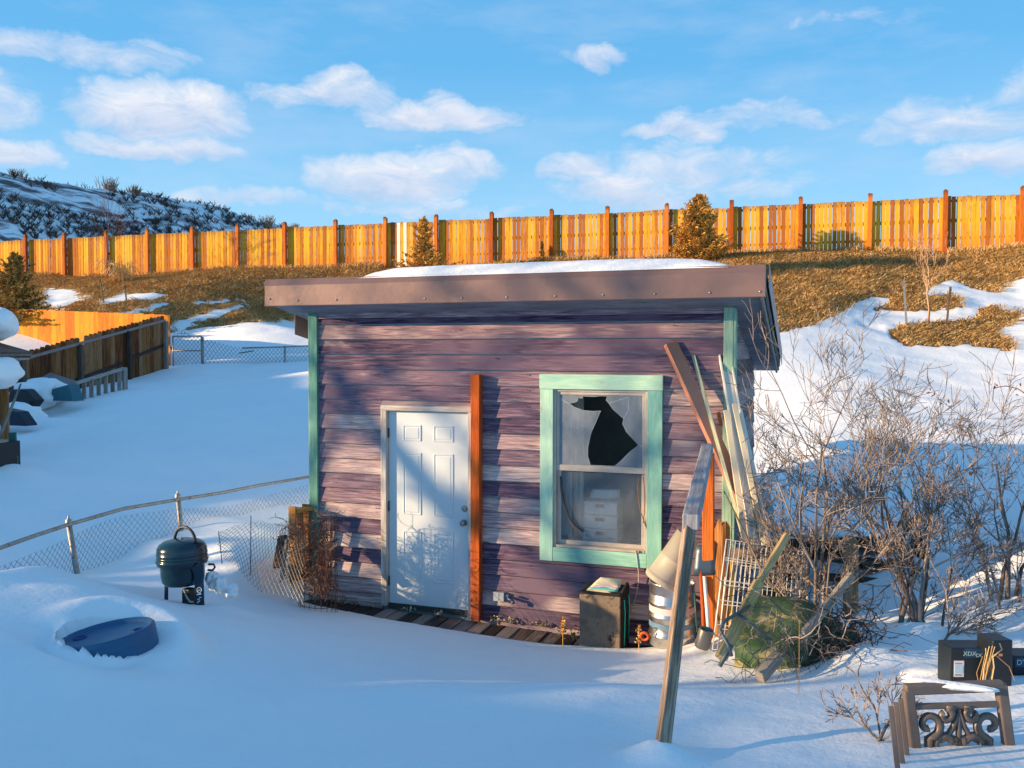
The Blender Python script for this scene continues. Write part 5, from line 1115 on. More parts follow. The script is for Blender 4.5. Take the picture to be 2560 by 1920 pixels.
q = at(1771,1140,7.22); m = MB(); m.bar((q.x+.02, q.y, -.1), (q.x, q.y, b_.z-.05), .092, .092, (0,1,0)); m.build('back_post', CEDAR, rl, bevel=.005)
m = MB(); c = at(1735,1265,5.0); m.tube([c, at(1738,1256,5.0), at(1745,1262,5.0), at(1755,1266,5.0)], .004, 5); m.build('hook', BLACKP, rl)
# leaning lengths against the wall
def lean(name, lab, cat, a, b, w_, t_, up, mt, bev=.003, group=None, mb=None):
    p0, p1 = at(*a), at(*b); m = MB(); m.bar(p0, p1, w_, t_, up, seg=2); o = m.build(name, mt, bevel=bev); return tag(rebase(o, p0), lab, cat, group)
COPPER = plain('salmon_metal_channel', (.50,.22,.15), .5, .15, .12, 5.)
BROWNC = plain('brown_channel_side', (.22,.13,.12), .5, .1, .12, 5.)
p0, p1 = at(1893,1330,7.55), at(1676,858,8.12); ax = (p1-p0).normalized(); sd = Vector((-.75,-.66,0)); m = MB(); m.bar(p0, p1, .05, .13, Vector((.55,.75,0)).cross(ax).cross(ax)*-1 if False else Vector((.8,.6,0))); o = m.build('metal_channel', COPPER, bevel=.004)
tag(rebase(o, p0), 'long salmon coloured channel leaning highest against the right of the purple wall', 'channel')
lean('lath', 'thin pale green stick leaning behind the salmon channel', 'stick', (1862,1352,7.4), (1728,868,8.15), .032, .02, (0,1,0), wood('pale_green_lath', [(.38,.42,.26),(.56,.60,.42)], knots=.1), .002)
for (lab, a, b, w_) in [('widest pale vinyl channel leaning right of the salmon channel', (1893,1360,7.3), (1806,862,8.1), .105), ('pale split lath leaning left of the widest pale channel', (1866,1360,7.25), (1816,1025,7.75), .05),
                       ('narrow yellowish strip leaning against the widest pale channel', (1912,1362,7.25), (1836,1008,7.75), .045), ('thin pale blue strip at the right of the leaning bundle', (1928,1365,7.3), (1851,1022,7.8), .03)]:
    p0, p1 = at(*a), at(*b); m = MB(); fwd = Vector((.3,-.95,0))
    if w_ > .1:
        dv = (p1-p0).normalized(); sx_ = dv.cross(fwd).normalized()
        m.bar(p0, p1, w_, .006, fwd); m.bar(p0-sx_*w_*.46+fwd*.02, p1-sx_*w_*.46+fwd*.02, .012, .04, fwd); m.bar(p0+sx_*w_*.46+fwd*.02, p1+sx_*w_*.46+fwd*.02, .012, .04, fwd); m.bar(p0+sx_*w_*.05+fwd*.012, p1+sx_*w_*.05+fwd*.012, .012, .02, fwd)
        o = m.build('channel_strip', PALEMETAL)
    else:
        m.bar(p0, p1, w_, .02, fwd); o = m.build('channel_strip', plain('yellowish_strip', (.72,.62,.44), .6) if 'yellow' in lab or 'split' in lab else PALEMETAL, bevel=.002)
    tag(rebase(o, p0), lab, 'strip', 'pale strips leaning at the shed corner')
m = MB(); m.bar(at(1803,1062,7.95), at(1796,1030,8.0), .03, .02, (0,1,0)); o = m.build('rusty_bracket', RUST); tag(rebase(o, at(1800,1045,7.98)), 'small rusty bracket on the wall left of the teal corner board', 'bracket')
m = MB(); m.quad(at(1950,1370,8.2), at(1890,1360,8.0), at(1878,1195,8.3), at(1925,1235,8.6), .01, n=8, sag=.03); o = m.build('blue_sheet', plain('blue_grey_tarp', (.10,.22,.30), .5, 0, .25, 4.)); tag(rebase(o, at(1910,1300,8.3)), 'faded blue plastic sheet hanging behind the leaning pale strips', 'plastic sheet')
# broken cedar stub
SPL = wood('splintered_cedar', [(.16,.05,.015),(.46,.17,.04),(.60,.30,.12)], dark=(.05,.02,.01), knots=.4, var=.4, grain=.6, streak=14.)
random.seed(3); c = at(1803,1390,7.55); m = MB(); n_ = 14; ring0 = []; ring1 = []
for k in range(n_):
    a = 6.283*k/n_; x_, y_ = .075*math.cos(a), .06*math.sin(a); ring0.append((c.x+x_*1.1, c.y+y_*1.1, -.1)); ring1.append((c.x+x_, c.y+y_, at(1803,1300,7.55).z+random.uniform(-.09, .03)))
m.add(ring0+ring1+[(c.x, c.y, at(1803,1318,7.55).z-.05)], [[k, (k+1) % n_, n_+(k+1) % n_, n_+k] for k in range(n_)]+[[n_+k, n_+(k+1) % n_, 2*n_] for k in range(n_)], [[(0, k*.03), (0, k*.03+.03), (1.3, k*.03+.03), (1.3, k*.03)] for k in range(n_)]+[[(0, 0), (.03, 0), (.03, .03)]]*n_); o = m.build('broken_post', SPL); tag(rebase(o, (c.x, c.y, 0)), 'splintered orange stub of a broken cedar post behind the wire crate', 'post')
# ---- keg
KEG = plain('keg_steel', (.55,.53,.50), .26, .95, .12, 4., .0008, dirt=((.25,.22,.2), 3., .68)); kc = at(1681, 1530, 7.75); zt = at(1681,1452,7.75).z; z0 = zt-.60; K = Matrix.Translation((kc.x, kc.y, z0))
tk = thing('beer_keg', 'dented stainless steel keg standing under the right of the window', 'keg', (kc.x, kc.y, z0))
m = MB(); m.lathe([(0,.05),(.17,.03),(.196,.05),(.199,.12),(.206,.128),(.208,.14),(.206,.152),(.199,.16),(.199,.29),(.206,.298),(.208,.312),(.206,.324),(.199,.332),(.199,.41),(.207,.42),(.207,.435),(.199,.445),(.197,.50),(.18,.525),(.10,.54),(.04,.545),(.03,.56),(0,.56)], 48, K); kb = m.build('body', KEG, tk)
m = MB(); m.lathe([(.195,.50),(.199,.51),(.199,.588),(.203,.594),(.203,.602),(.197,.606),(.191,.600),(.191,.52)], 48, K); m.build('rim', KEG, tk)
m = MB(); m.lathe([(.2003,.345),(.2003,.40)], 48, K); m.build('label_band', plain('faded_pink_band', (.62,.46,.47), .5, 0, .3, 6.), tk)
m = MB(); m.lathe([(.2004,.215),(.2004,.262)], 48, K); m.build('label_band', plain('blue_band', (.12,.22,.32), .5, 0, .3, 6.), tk)
# tipped beige pot on the keg
BEIGE = plain('beige_plastic', (.50,.44,.33), .5, 0, .08, 4.); pb = at(1655,1452,7.60); pt_ = at(1728,1325,7.55); axp = (pt_-pb).normalized(); Mq = Matrix.Translation(pb) @ axp.to_track_quat('Z', 'Y').to_matrix().to_4x4()
Lp = (pt_-pb).length; m = MB(); m.lathe([(.10,-.0),(.150,-.01),(.158,.0),(.158,.035),(.146,.045),(.142,.05),(.128,Lp*.42),(.131,Lp*.42+.006),(.124,Lp*.42+.014),(.105,Lp*.9),(.0,Lp*.9)], 36, Mq); o = m.build('plant_pot', BEIGE); tag(rebase(o, pb), 'beige plastic pot tipped upside down on top of the keg', 'pot')
m = MB(); m.lathe([(.026,-.012),(.040,-.014),(.046,0),(.040,.014),(.026,.012),(.024,0),(.026,-.012)], 20, Matrix.Translation(at(1612,1590,7.75)) @ Matrix.Rotation(math.pi/2+.2, 4, 'X')); o = m.build('orange_reel', plain('orange_plastic', (.60,.09,.02), .45)); tag(rebase(o, at(1612,1590,7.75)), 'small orange plastic ring lying left of the keg', 'ring')
# ---- mud covered black cooler bag
MUD = plain('dried_mud_face', (.21,.155,.11), .9, 0, .45, 9., .012, dirt=((.03,.028,.028), 9., .56), fine=14.); BLK = plain('black_fabric', (.008,.008,.010), .8, 0, .3, 20.)
cb0, cb1 = onZ(1447,1600,-.12), onZ(1553,1604,-.12); yb0 = -.52; cb0 = onY(1447,1590,yb0); cb1 = onY(1553,1590,yb0); ztc = onY(1500,1480,yb0).z; zbc = -.15
cb = thing('cooler_bag', 'boxy black bag with a mud crusted front and pastel papers on top, on the walkway', 'bag', ((cb0.x+cb1.x)/2, -.35, zbc))
m = MB(); m.box(cb0.x, cb1.x+.01, yb0+.012, -.16, zbc, ztc); m.build('body', BLK, cb, bevel=.03)
m = MB(); m.box(cb0.x+.01, cb1.x-.005, yb0-.006, yb0+.012, zbc+.0, ztc-.03); m.build('front_panel', MUD, cb, bevel=.008)
MINTP = plain('mint_piping', (.03,.50,.36), .5)
for yy_ in (-.45, -.25): m = MB(); m.tube([(cb1.x+.018, yy_-.01, ztc-.07), (cb1.x+.022, yy_+.01, ztc-.2), (cb1.x+.018, yy_, zbc+.12)], .005, 5); m.build('piping', MINTP, cb)
m = MB(); m.tube([(cb1.x-.01, yb0+.05, ztc-.02), (cb1.x+.02, -.4, ztc+.035), (cb1.x+.01, -.3, ztc+.04), (cb1.x, -.2, ztc-.01)], .018, 8); m.build('carry_strap', BLK, cb)
for k, (cc, lab) in enumerate([((.62,.50,.36), 'tan paper at the bottom of the pile on the black bag'), ((.10,.50,.42), 'mint green paper in the middle of the pile on the black bag'), ((.62,.46,.52), 'pinkish paper near the top of the pile on the black bag'), ((.66,.58,.44), 'crumpled cream paper on top of the pile on the black bag')]):
    x0_, x1_ = cb0.x+.07+.012*k, cb1.x-.05+.004*k; y0_, y1_ = yb0+.02+.035*k, -.2; z_ = ztc+.004+.010*k
    m = MB(); m.quad((x0_, y0_, z_), (x1_, y0_+.01, z_-.012), (x1_-.02, y1_, z_+.02), (x0_+.03, y1_, z_+.025), .006, n=8, sag=-.02); o = m.build('paper', plain('paper_%d' % k, cc, .7, 0, .25, 9.)); tag(rebase(o, (x0_, y0_, z_)), lab, 'paper', 'papers on the bag')
# ---- dry leaves and husks on the walkway
random.seed(12); m = MB()
for (px, py, n_, s_) in [(905,1494,26,.03),(945,1512,16,.025),(860,1496,20,.028),(1030,1517,16,.022),(1110,1527,14,.02),(1240,1553,22,.03),(1290,1550,30,.035),(1370,1555,20,.03),(1405,1580,40,.035),(1440,1592,20,.03),(1430,1600,12,.02),(1360,1540,14,.03)]:
    for k in range(n_):
        c = onZ(px+random.gauss(0, 9), py+random.gauss(0, 4), -.03-.03*(px-900)/600)
        if c.y > -.07: c.y = -.07
        leafquad(m, c+Vector((0, 0, random.uniform(0, s_*1.6))), random.uniform(.010, .026), random.random())
o = m.build('leaf_litter', straw_mat('leaf_litter', [(.2,(.10,.07,.04)),(.5,(.34,.27,.16)),(.85,(.60,.50,.33))])); tag(o, 'curled dry leaves scattered along the walkway against the wall', 'leaves', kind='stuff')
def weed(lab, px, py0, py1, dep, n_, seed, mt):
    random.seed(seed); p0 = at(px, py0, dep); p1 = at(px, py1, dep); m = MB(); m.tube([p0-Vector((0,0,.1)), p1], [.004, .002], 4)
    for k in range(n_):
        q = p0.lerp(p1, random.uniform(.1, 1)); leafquad(m, q+Vector((random.gauss(0, .012), random.gauss(0, .012), 0)), random.uniform(.010, .02), random.random())
    o = m.build('dry_weed', mt); tag(rebase(o, p0), lab, 'weed')
OW = straw_mat('orange_weed', [(.2,(.40,.15,.03)),(.6,(.70,.33,.07)),(.9,(.8,.55,.25))])
weed('orange seed stalk standing between the black bag and the keg', 1598, 1610, 1562, 7.6, 50, 2, OW); weed('orange seed stalk on the walkway left of the black bag', 1408, 1590, 1540, 7.7, 45, 3, OW); weed('tall thin dead stalk rising from the snow below the wheelbarrow', 1999, 1760, 1550, 5.2, 3, 4, STRAW)
# ---- tools between railing and crate
def tool(lab, a, b, r_, mt, head=None):
    p0, p1 = at(*a), at(*b); t = thing('garden_tool', lab, 'tool', p0, 'long handled tools by the railing'); m = MB(); m.tube([p0, p1], r_, 8); m.build('handle', mt, t)
    if head: m = MB(); head(m, p0, p1); m.build('head', head.mt, t)
def hd(m, p0, p1):
    m.quad(p1+Vector((-.09,0,.0)), p1+Vector((.09,0,.02)), p1+Vector((.07,.03,.26)), p1+Vector((-.07,.03,.25)), .006, n=4, sag=.01)
hd.mt = plain('spade_steel', (.10,.14,.18), .4, .7)
tool('tool with a white taped handle and dark blade, right of the orange railing post', (1778,1640,7.0), (1762,1440,7.2), .016, plain('white_taped_handle', (.6,.62,.64), .5, 0, .3, 9.), hd)
tool('tool with a reddish brown handle close to the orange railing post', (1765,1650,7.05), (1752,1400,7.25), .017, CEDAR)
tool('tool with a bright yellow handle seen through the wire crate', (1828,1570,7.2), (1832,1400,7.4), .018, plain('yellow_handle', (.75,.42,.02), .4))
tool('thin dark green rod standing behind the keg', (1744,1580,7.45), (1737,1480,7.5), .008, plain('dark_green_rod', (.04,.12,.09), .4))
m = MB(); m.lathe([(.055,0),(.06,.02),(.06,.15),(.056,.16),(.05,.15),(.05,.02),(0,.02)], 20, Matrix.Translation(at(1755,1618,7.0)) @ Matrix.Rotation(.25, 4, 'Y')); o = m.build('metal_can', plain('dull_can', (.20,.20,.19), .45, .6)); tag(rebase(o, at(1755,1618,7.0)), 'small dull metal can in the snow between keg and wire crate', 'can')
m = MB()
for k in range(3): m.bar(at(1800+26*k,1600,8.0), at(1815+24*k,1400,8.2), .16, .025, (0,1,0))
# dark boards behind the crate as one stack of things
for k, (a, b, w_, lab, mt) in enumerate([((1800,1640,7.9), (1806,1370,8.0), .12, 'dark upright plank directly behind the left of the wire crate', BARKD), ((1990,1400,7.7), (1830,1392,7.9), .16, 'tan log lying behind the top of the wire crate', wood('tan_log', [(.16,.10,.06),(.34,.23,.15)], knots=.2)), ((1980,1470,7.8), (1850,1480,7.9), .14, 'dark plank lying behind the middle of the wire crate', BARKD), ((1880,1560,7.6), (1862,1420,7.8), .10, 'blue grey plank standing behind the middle of the wire crate', plain('blue_grey_plank', (.10,.15,.22), .7)), ((1940,1550,7.6), (1930,1410,7.8), .08, 'narrow dark board standing behind the right of the wire crate', BARKD)]):
    p0, p1 = at(*a), at(*b); m = MB()
    if 'log' in lab: m.tube([p0, p0.lerp(p1, .5)+Vector((0,0,.015)), p1], w_*.45, 10)
    else: m.bar(p0, p1, w_, .03, (0,1,.1))
    o = m.build('log' if 'log' in lab else 'scrap_board', mt); tag(rebase(o, p0), lab, 'log' if 'log' in lab else 'board')
# ---- folded white wire crate
CW = plain('white_wire', (.74,.72,.68), .45, .1, .12, 20.); wc = thing('wire_crate', 'folded white wire pet crate leaning among the clutter at the shed corner', 'crate', at(1900, 1600, 6.95))
def grid(TL, TR, BR, BL, nv, nh, r_, name):
    TL, TR, BR, BL = [at(*q) for q in (TL, TR, BR, BL)]; m = MB(); m.tube([TL, TR, BR, BL], r_*2, 5, closed=True)
    for k in range(1, nv): m.tube([TL.lerp(TR, k/nv), BL.lerp(BR, k/nv)], r_, 4, cap=False)
    for h_ in nh: m.tube([TL.lerp(BL, h_), TR.lerp(BR, h_)], r_*1.25, 4, cap=False)
    return m.build(name, CW, wc)
grid((1817,1348,7.2), (2008,1378,7.15), (1990,1650,6.85), (1782,1622,6.9), 17, (.17,.19,.38,.56,.78), .0036, 'front_panel')
grid((1823,1354,7.3), (2020,1388,7.25), (2004,1640,6.95), (1796,1628,7.0), 17, (.2,.36,.40,.58,.80), .0034, 'rear_panel')
m = MB(); m.tube([at(1998,1470,7.0), at(2012,1466,7.0), at(2019,1474,7.0), at(2019,1530,6.95)], .006, 6); m.lathe([(.010,-.004),(.018,-.004),(.018,.004),(.010,.004),(.010,-.004)], 14, Matrix.Translation(at(2014,1476,7.0)) @ Matrix.Rotation(math.pi/2, 4, 'X')); m.build('door_latch', CW, wc)
# ---- overturned green wheelbarrow
GRN = plain('faded_green_paint', (.025,.062,.024), .6, 0, .45, 5., .003, dirt=((.26,.22,.10), 3.5, .52)); wb = thing('wheelbarrow', 'overturned faded green wheelbarrow with wooden handles, half sunk in the snow', 'wheelbarrow', at(1950, 1690, 6.0))
cW = at(1965, 1600, 6.35); axis = Vector((-.22,-.50,.62)).normalized(); xax = Vector((.93,.05,-.35)); xax = (xax-axis*xax.dot(axis)).normalized(); yax = axis.cross(xax)
m = MB(); vs = []; lv = [(-.34+.0,.46,.44,.02),(-.332,.465,.445,.0),(-.32,.45,.43,0),(-.15,.39,.37,0),(.06,.31,.29,0),(.12,.285,.265,0),(.145,.24,.22,0),(.15,.1,.08,0)]; n_ = 40
lv2 = []
for q in range(len(lv)-1):
    for k in range(4): lv2.append(tuple(lv[q][j]+(lv[q+1][j]-lv[q][j])*k/4 for j in range(4)))
lv = lv2+[lv[-1]]
for (h_, a, b_, _) in lv:
    for k in range(n_):
        t = 6.283*k/n_; c_, s_ = math.cos(t), math.sin(t); sg = lambda v: (abs(v)**.42)*(1 if v > 0 else -1); X_, Y_ = a*sg(c_), b_*sg(s_)
        if X_ > 0: Y_ *= 1-.25*X_/a
        P_ = cW+xax*X_+yax*Y_+axis*h_; vs.append(P_+(xax*c_+yax*s_)*(.045*noise.noise(P_*3.5)+.03*abs(noise.noise(P_*8))+.012*noise.noise(P_*22))+axis*.03*noise.noise(P_*5+Vector((4,0,0))))
fs = [[i*n_+k, i*n_+(k+1) % n_, (i+1)*n_+(k+1) % n_, (i+1)*n_+k] for i in range(len(lv)-1) for k in range(n_)]+[[(len(lv)-1)*n_+k for k in range(n_)]]
m.add(vs, fs, None, .5, 0, True); m.build('tray', GRN, wb)
m = MB(); m.tube([p+axis*.0 for p in vs[4*n_:5*n_]], .014, 6, closed=True); m.build('rim', GRN, wb)
HW = wood('yellowed_handle_wood', [(.40,.22,.06),(.60,.38,.12),(.68,.48,.24)], knots=.3, var=.3); HG = wood('grey_handle_wood', [(.20,.17,.14),(.38,.33,.28)], knots=.2, var=.3)
m = MB(); m.bar(at(1803,1645,5.75), at(1898,1455,6.2), .075, .05, (0,1,.2)); m.bar(at(1893,1462,6.2), at(1968,1338,6.6), .05, .045, (0,1,.2)); m.build('handle', HW, wb, bevel=.006)
m = MB(); m.bar(at(2008,1588,5.85), at(2130,1437,6.3), .055, .05, (0,1,.2)); m.build('handle', HG, wb, bevel=.01)
m = MB(); m.bar(at(1900,1692,5.7), at(1946,1640,5.85), .08, .06, (0,1,.3)); m.build('wedge_block', HG, wb, bevel=.004)
m = MB(); m.tube([at(1884,1508,6.1), at(1850,1530,5.9), at(1812,1552,5.75), at(1800,1575,5.7), at(1822,1612,5.65), at(1830,1640,5.62)], .013, 6); m.tube([at(1845,1532,5.88), at(1890,1570,5.85), at(1930,1600,5.8)], .013, 6); m.tube([at(1830,1610,5.65), at(1800,1665,5.62)], .015, 6); m.build('leg_brace', plain('blue_grey_steel', (.12,.15,.16), .5, .5), wb)
# ---- fallen timber heap behind the bushes
random.seed(19); DT = wood('dark_old_timber', [(.025,.02,.018),(.09,.07,.055),(.20,.16,.13)], dark=(.01,.01,.01), knots=.5, var=.8, grain=.5)
TB = [((1960,1362,9.4),(2330,1352,10.2),.13,'long dark beam along the top of the timber heap behind the bushes'),((2030,1385,9.2),(2300,1420,9.6),.10,'second dark beam under the top of the timber heap'),((2350,1345,10.0),(2445,1385,9.4),.11,'short grey board at the right end of the timber heap'),((2150,1412,9.3),(2440,1400,9.7),.09,'thin beam crossing the middle of the timber heap'),
      ((1940,1345,9.6),(1985,1440,9.1),.11,'short dark board at the left end of the timber heap'),((2290,1350,9.6),(2360,1480,8.9),.09,'dark board tilted down in front of the timber heap'),((2380,1440,9.3),(2470,1420,9.4),.12,'lowest right board of the timber heap'),((2040,1440,9.2),(2250,1455,9.2),.08,'lowest left beam of the timber heap')]
for a, b, w_, lab in TB: m = MB(); m.bar(at(*a), at(*b), w_*1.3, w_, (0,.2,1), seg=3, warp=.008); o = m.build('timber', DT); tag(rebase(o, at(*a)), lab, 'beam', 'timbers in the heap behind the bushes')
m = MB(); c = at(2205,1440,10.0); m.quad(c+Vector((-1.3,.1,.30)), c+Vector((1.35,.3,.16)), c+Vector((1.35,.6,-.5)), c+Vector((-1.3,.4,-.5)), .05, n=6, sag=.05); o = m.build('shade_sheet', plain('black_shade', (.006,.006,.008), .7, 0, .3, 3.)); tag(rebase(o, c), 'black sheet put in as the shade under the timber heap behind the bushes', 'tarpaulin')  # black sheet put in as the deep shade inside the heap
m = MB(); m.quad(at(2258,1385,8.9), at(2283,1392,8.9), at(2278,1412,8.85), at(2255,1405,8.85), .02); o = m.build('red_scrap', plain('dull_red_scrap', (.20,.06,.06), .7)); tag(rebase(o, at(2270,1400,8.9)), 'small dull red scrap in the dark timber heap', 'scrap')
xs_, ys_ = at(2200,1345,10.2).x, at(2200,1345,10.2).y; lump('snow_blanket', at(2190,1330,10.4), 1.35, .6, .12, 31, 'flat blanket of snow lying on the timber heap behind the bushes', 'snow', amp=.12)
m = MB(); p0 = at(2128,1560,8.3); p1 = at(2128,1352,8.5); m.bar((p0.x, p0.y, p0.z-.2), (p1.x, p1.y, p1.z), .135, .10, (0,1,0)); m.bar(p1, p1+Vector((0,0,.05)), .135, .10, (0,1,0), w1=.06, t1=.05); o = m.build('sawn_post', wood('tan_sawn_post', [(.26,.15,.08),(.46,.31,.18),(.56,.42,.28)], dark=(.14,.04,.01), knots=.6, var=.2, grain=.45), bevel=.02); tag(rebase(o, p0), 'rounded tan sawn post standing in the middle of the bushes', 'post')
# ---- black cases
def txt(s, loc, size, mt, parent, name='lettering', sh=0.):
    cu = bpy.data.curves.new(name, 'FONT'); cu.body = s; cu.size = size; cu.extrude = .0006; cu.align_x = 'CENTER'; cu.align_y = 'CENTER'; ob = bpy.data.objects.new(name+'_t', cu); COL.objects.link(ob); bpy.context.view_layer.update()
    me = bpy.data.meshes.new_from_object(ob); bpy.data.objects.remove(ob); ob = bpy.data.objects.new(name, me); COL.objects.link(ob); me.materials.append(mt)
    me.transform(Matrix.Translation(loc) @ Matrix.Rotation(YAW, 4, 'Z') @ Matrix.Rotation(math.pi/2, 4, 'X')); put(ob, parent); return ob
def obox(c, w_, d_, h_, rot, name, mt, parent, bev=.008, tilt=0):
    m = MB(); M = Matrix.Translation(c) @ Matrix.Rotation(YAW+rot, 4, 'Z') @ Matrix.Rotation(tilt, 4, 'Y'); vs = [M @ Vector((x, y, z)) for z in (0, h_) for x, y in ((-w_/2, 0), (w_/2, 0), (w_/2, d_), (-w_/2, d_))]
    m.add(vs, [[3, 2, 1, 0], [4, 5, 6, 7], [0, 1, 5, 4], [1, 2, 6, 5], [2, 3, 7, 6], [3, 0, 4, 7]]); return m.build(name, mt, parent, bevel=bev)
BC = plain('black_case_plastic', (.012,.018,.026), .4, 0, .2, 6.); LW = plain('pale_blue_print', (.40,.56,.66), .6); PW = plain('white_sticker', (.66,.62,.66), .6)
cA = at(2428, 1706, 5.2); k1 = thing('black_case', 'black plastic case with a white warning sticker in the snow behind the iron chair', 'case', cA, 'black plastic cases')
obox(cA-Vector((0,0,.05)), .245, .16, .26, 0, 'body', BC, k1)
fr0 = lambda X, Z, c=cA: c+Vector(_r)*X+Vector((0, 0, Z))-Vector((_fw[0], _fw[1], 0)).normalized()*.002
def plate(X0_, X1_, Z0_, Z1_, mt, par, name, c=cA, off=.003):
    m = MB(); fw2 = Vector((_fw[0], _fw[1], 0)).normalized(); a, b = c+Vector(_r)*X0_-fw2*off, c+Vector(_r)*X1_-fw2*off
    m.add([a+Vector((0,0,Z0_)), b+Vector((0,0,Z0_)), b+Vector((0,0,Z1_)), a+Vector((0,0,Z1_))]+[p+fw2*.002 for p in (a+Vector((0,0,Z0_)), b+Vector((0,0,Z0_)), b+Vector((0,0,Z1_)), a+Vector((0,0,Z1_)))], [[0,1,2,3],[7,6,5,4],[1,0,4,5],[2,1,5,6],[3,2,6,7],[0,3,7,4]]); return m.build(name, mt, par)
st_ = plate(-.102, -.043, .038, .135, PW, k1, 'sticker'); plate(-.098, -.05, .062, .108, LW, st_, 'sticker_print', off=.0045); plate(-.096, -.055, .048, .052, BC, st_, 'sticker_print', off=.0045); plate(-.096, -.055, .116, .119, BC, st_, 'sticker_print', off=.0045)
lb = plate(-.04, .118, .155, .208, plain('navy_label', (.02,.07,.13), .5), k1, 'label_strip', off=.0035)
txt('XDX', fr0(-.012, .178)-Vector((_fw[0], _fw[1], 0))*.005, .036, LW, lb); txt('DC', fr0(.048, .168)-Vector((_fw[0], _fw[1], 0))*.005, .032, LW, lb); txt('3', fr0(.104, .178)-Vector((_fw[0], _fw[1], 0))*.005, .03, LW, lb)
cB = at(2507, 1712, 5.1); k2 = thing('black_case', 'tallest black plastic case, plain fronted, between the two printed cases', 'case', cB, 'black plastic cases'); obox(cB-Vector((0,0,.08)), .125, .15, .345, .12, 'body', BC, k2); plate(-.035, -.015, .18, .195, plain('orange_dot', (.55,.22,.12), .5), k2, 'sticker', cB-Vector((_fw[0], _fw[1], 0))*.02)
cC = at(2575, 1706, 5.3); k3 = thing('black_case', 'black plastic case with pale printing cut off by the right edge of the photo', 'case', cC, 'black plastic cases'); obox(cC-Vector((0,0,.05)), .20, .16, .215, 0, 'body', BC, k3)
l3 = plate(-.09, .09, .10, .155, plain('navy_label2', (.02,.07,.13), .5), k3, 'label_strip', cC, .0035); txt('DT', cC+Vector(_r)*-.055+Vector((0,0,.128))-Vector((_fw[0], _fw[1], 0))*.008, .045, LW, l3)
lump('snow_pile', at(2345, 1705, 5.45), .22, .2, .09, 51, 'snow drifted against the left side of the black cases', 'snow', amp=.15)
lump('snow_pile', at(2580, 1645, 5.5), .2, .12, .05, 55, 'snow lying on top of the rightmost black case', 'snow cap', amp=.12)
m = MB(); random.seed(8)
for k in range(16):
    b0 = at(2455+random.gauss(0, 5), 1722, 4.9); tp = at(2468+random.gauss(0, 8), 1622+random.uniform(-14, 40), 4.95); m.tube([b0, b0.lerp(tp, .5)+Vector(_r)*random.gauss(0, .015), tp], .002, 3, cap=False)
m.tube([at(2478,1712,4.9), at(2486,1665,4.9), at(2483,1640,4.9), at(2506,1622,4.9), at(2500,1606,4.9)], .004, 4); m.tube([at(2490,1636,4.9), at(2524,1665,4.9), at(2538,1700,4.9)], .003, 4)
o = m.build('straw_stalks', STRAW); tag(rebase(o, at(2465,1722,4.9)), 'thin straw stalks standing in front of the black cases', 'stalks')
# ---- cast iron chair back at the bottom right
IRON = plain('bronze_cast_iron', (.17,.13,.11), .45, .35, .2, 6., .001); ic = thing('garden_chair', 'bronze cast metal garden chair back with scrollwork, sunk in snow at the bottom right', 'chair', at(2390, 1900, 4.1))
DC = 4.15
def cp(px, py, off=0.): return at(px, py, DC+off)
m = MB(); m.bar(cp(2262,1722), cp(2508,1712), .045, .05, (0,0,1)); m.build('top_rail', IRON, ic, bevel=.008)
for (a, b) in [((2270,1722),(2300,1960)),((2502,1706),(2535,1960))]: m = MB(); m.bar(cp(*a), cp(*b), .05, .045, (_fw[0],_fw[1],0)); m.build('back_post', IRON, ic, bevel=.008)
m = MB(); m.bar(cp(2288,1765,-.0), cp(2506,1758,-.0), .03, .025, (0,0,1)); m.build('cross_rail', IRON, ic, bevel=.005)
m = MB(); m.bar(cp(2296,1905), cp(2524,1900), .04, .04, (0,0,1)); m.build('cross_rail', IRON, ic, bevel=.005)
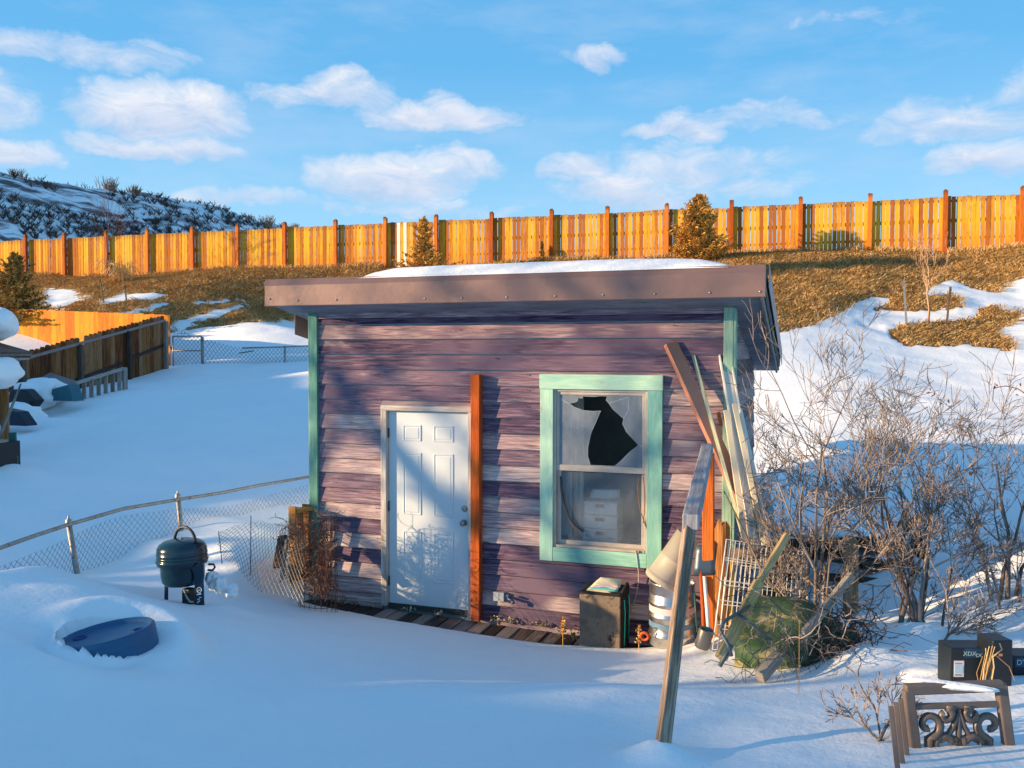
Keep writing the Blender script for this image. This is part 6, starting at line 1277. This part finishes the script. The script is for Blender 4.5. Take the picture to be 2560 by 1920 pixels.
def scroll(cx_, cy_, r0, turns, a0, sgn, tail):
    pts = []
    for i in range(26):
        t = i/25; a = a0+sgn*turns*6.283*t; r_ = r0*(1-.72*t); pts.append(cp(cx_+r_*math.cos(a), cy_+r_*math.sin(a)))
    m = MB(); m.tube([cp(*tail)]+pts, [.021]*8+[.018]*19, 6); m.build('scroll', IRON, ic)
for s in (-1, 1):
    cx0 = 2398
    scroll(cx0+s*75, 1810, 34, 1.0, math.pi/2 if s < 0 else math.pi/2, s, (cx0+s*75, 1900)); scroll(cx0+s*34, 1786, 20, .9, -math.pi/2, -s, (cx0+s*10, 1766)); scroll(cx0+s*40, 1862, 28, .9, -.2 if s < 0 else 3.3, s, (cx0+s*8, 1840))
m = MB(); m.tube([cp(2398,1768), cp(2398,1900)], .014, 6); m.build('centre_bar', IRON, ic)
for s in (-1, 1): m = MB(); m.tube([cp(2398,1780), cp(2398+s*14,1815), cp(2398+s*30,1842), cp(2398+s*48,1850)], .014, 6); m.build('spray_bar', IRON, ic)
for k in range(3): m = MB(); m.bar(at(2252-12*k,1745+10*k,DC-.1-.1*k), at(2278-14*k,1960,DC-.12-.1*k), .022, .02, (0,1,0)); m.build('side_slat', IRON, ic, bevel=.003)
lump('snow_pile', cp(2375,1711,.0), .20, .035, .016, 61, 'strip of snow resting on the top rail of the metal garden chair', 'snow cap', amp=.15)

random.seed(67); m = MB()
for k in range(240):
    px, py = random.uniform(2050, 2200), random.uniform(1540, 1700); wander(m, at(px, py+.15*(px-2050), 6.1+random.uniform(-.2, .3)), random.randint(4, 9), .055, random.uniform(.002, .005), -.04)
o = m.build('brush_heap', BARKD); tag(rebase(o, at(2120,1650,6.1)), 'dark heap of fallen twigs between the green wheelbarrow and the bushes', 'brush')
random.seed(66); m = MB()
for k in range(170):
    px, py = random.uniform(1850, 2120), random.uniform(1470, 1680); wander(m, at(px, py, 5.85+random.uniform(-.15, .3)), random.randint(4, 8), .05, random.uniform(.0018, .0034), -.05)
o = m.build('dead_twigs', BUSHB); tag(rebase(o, at(1980,1600,5.9)), 'tangle of thin dead twigs lying over the overturned green wheelbarrow', 'twigs')
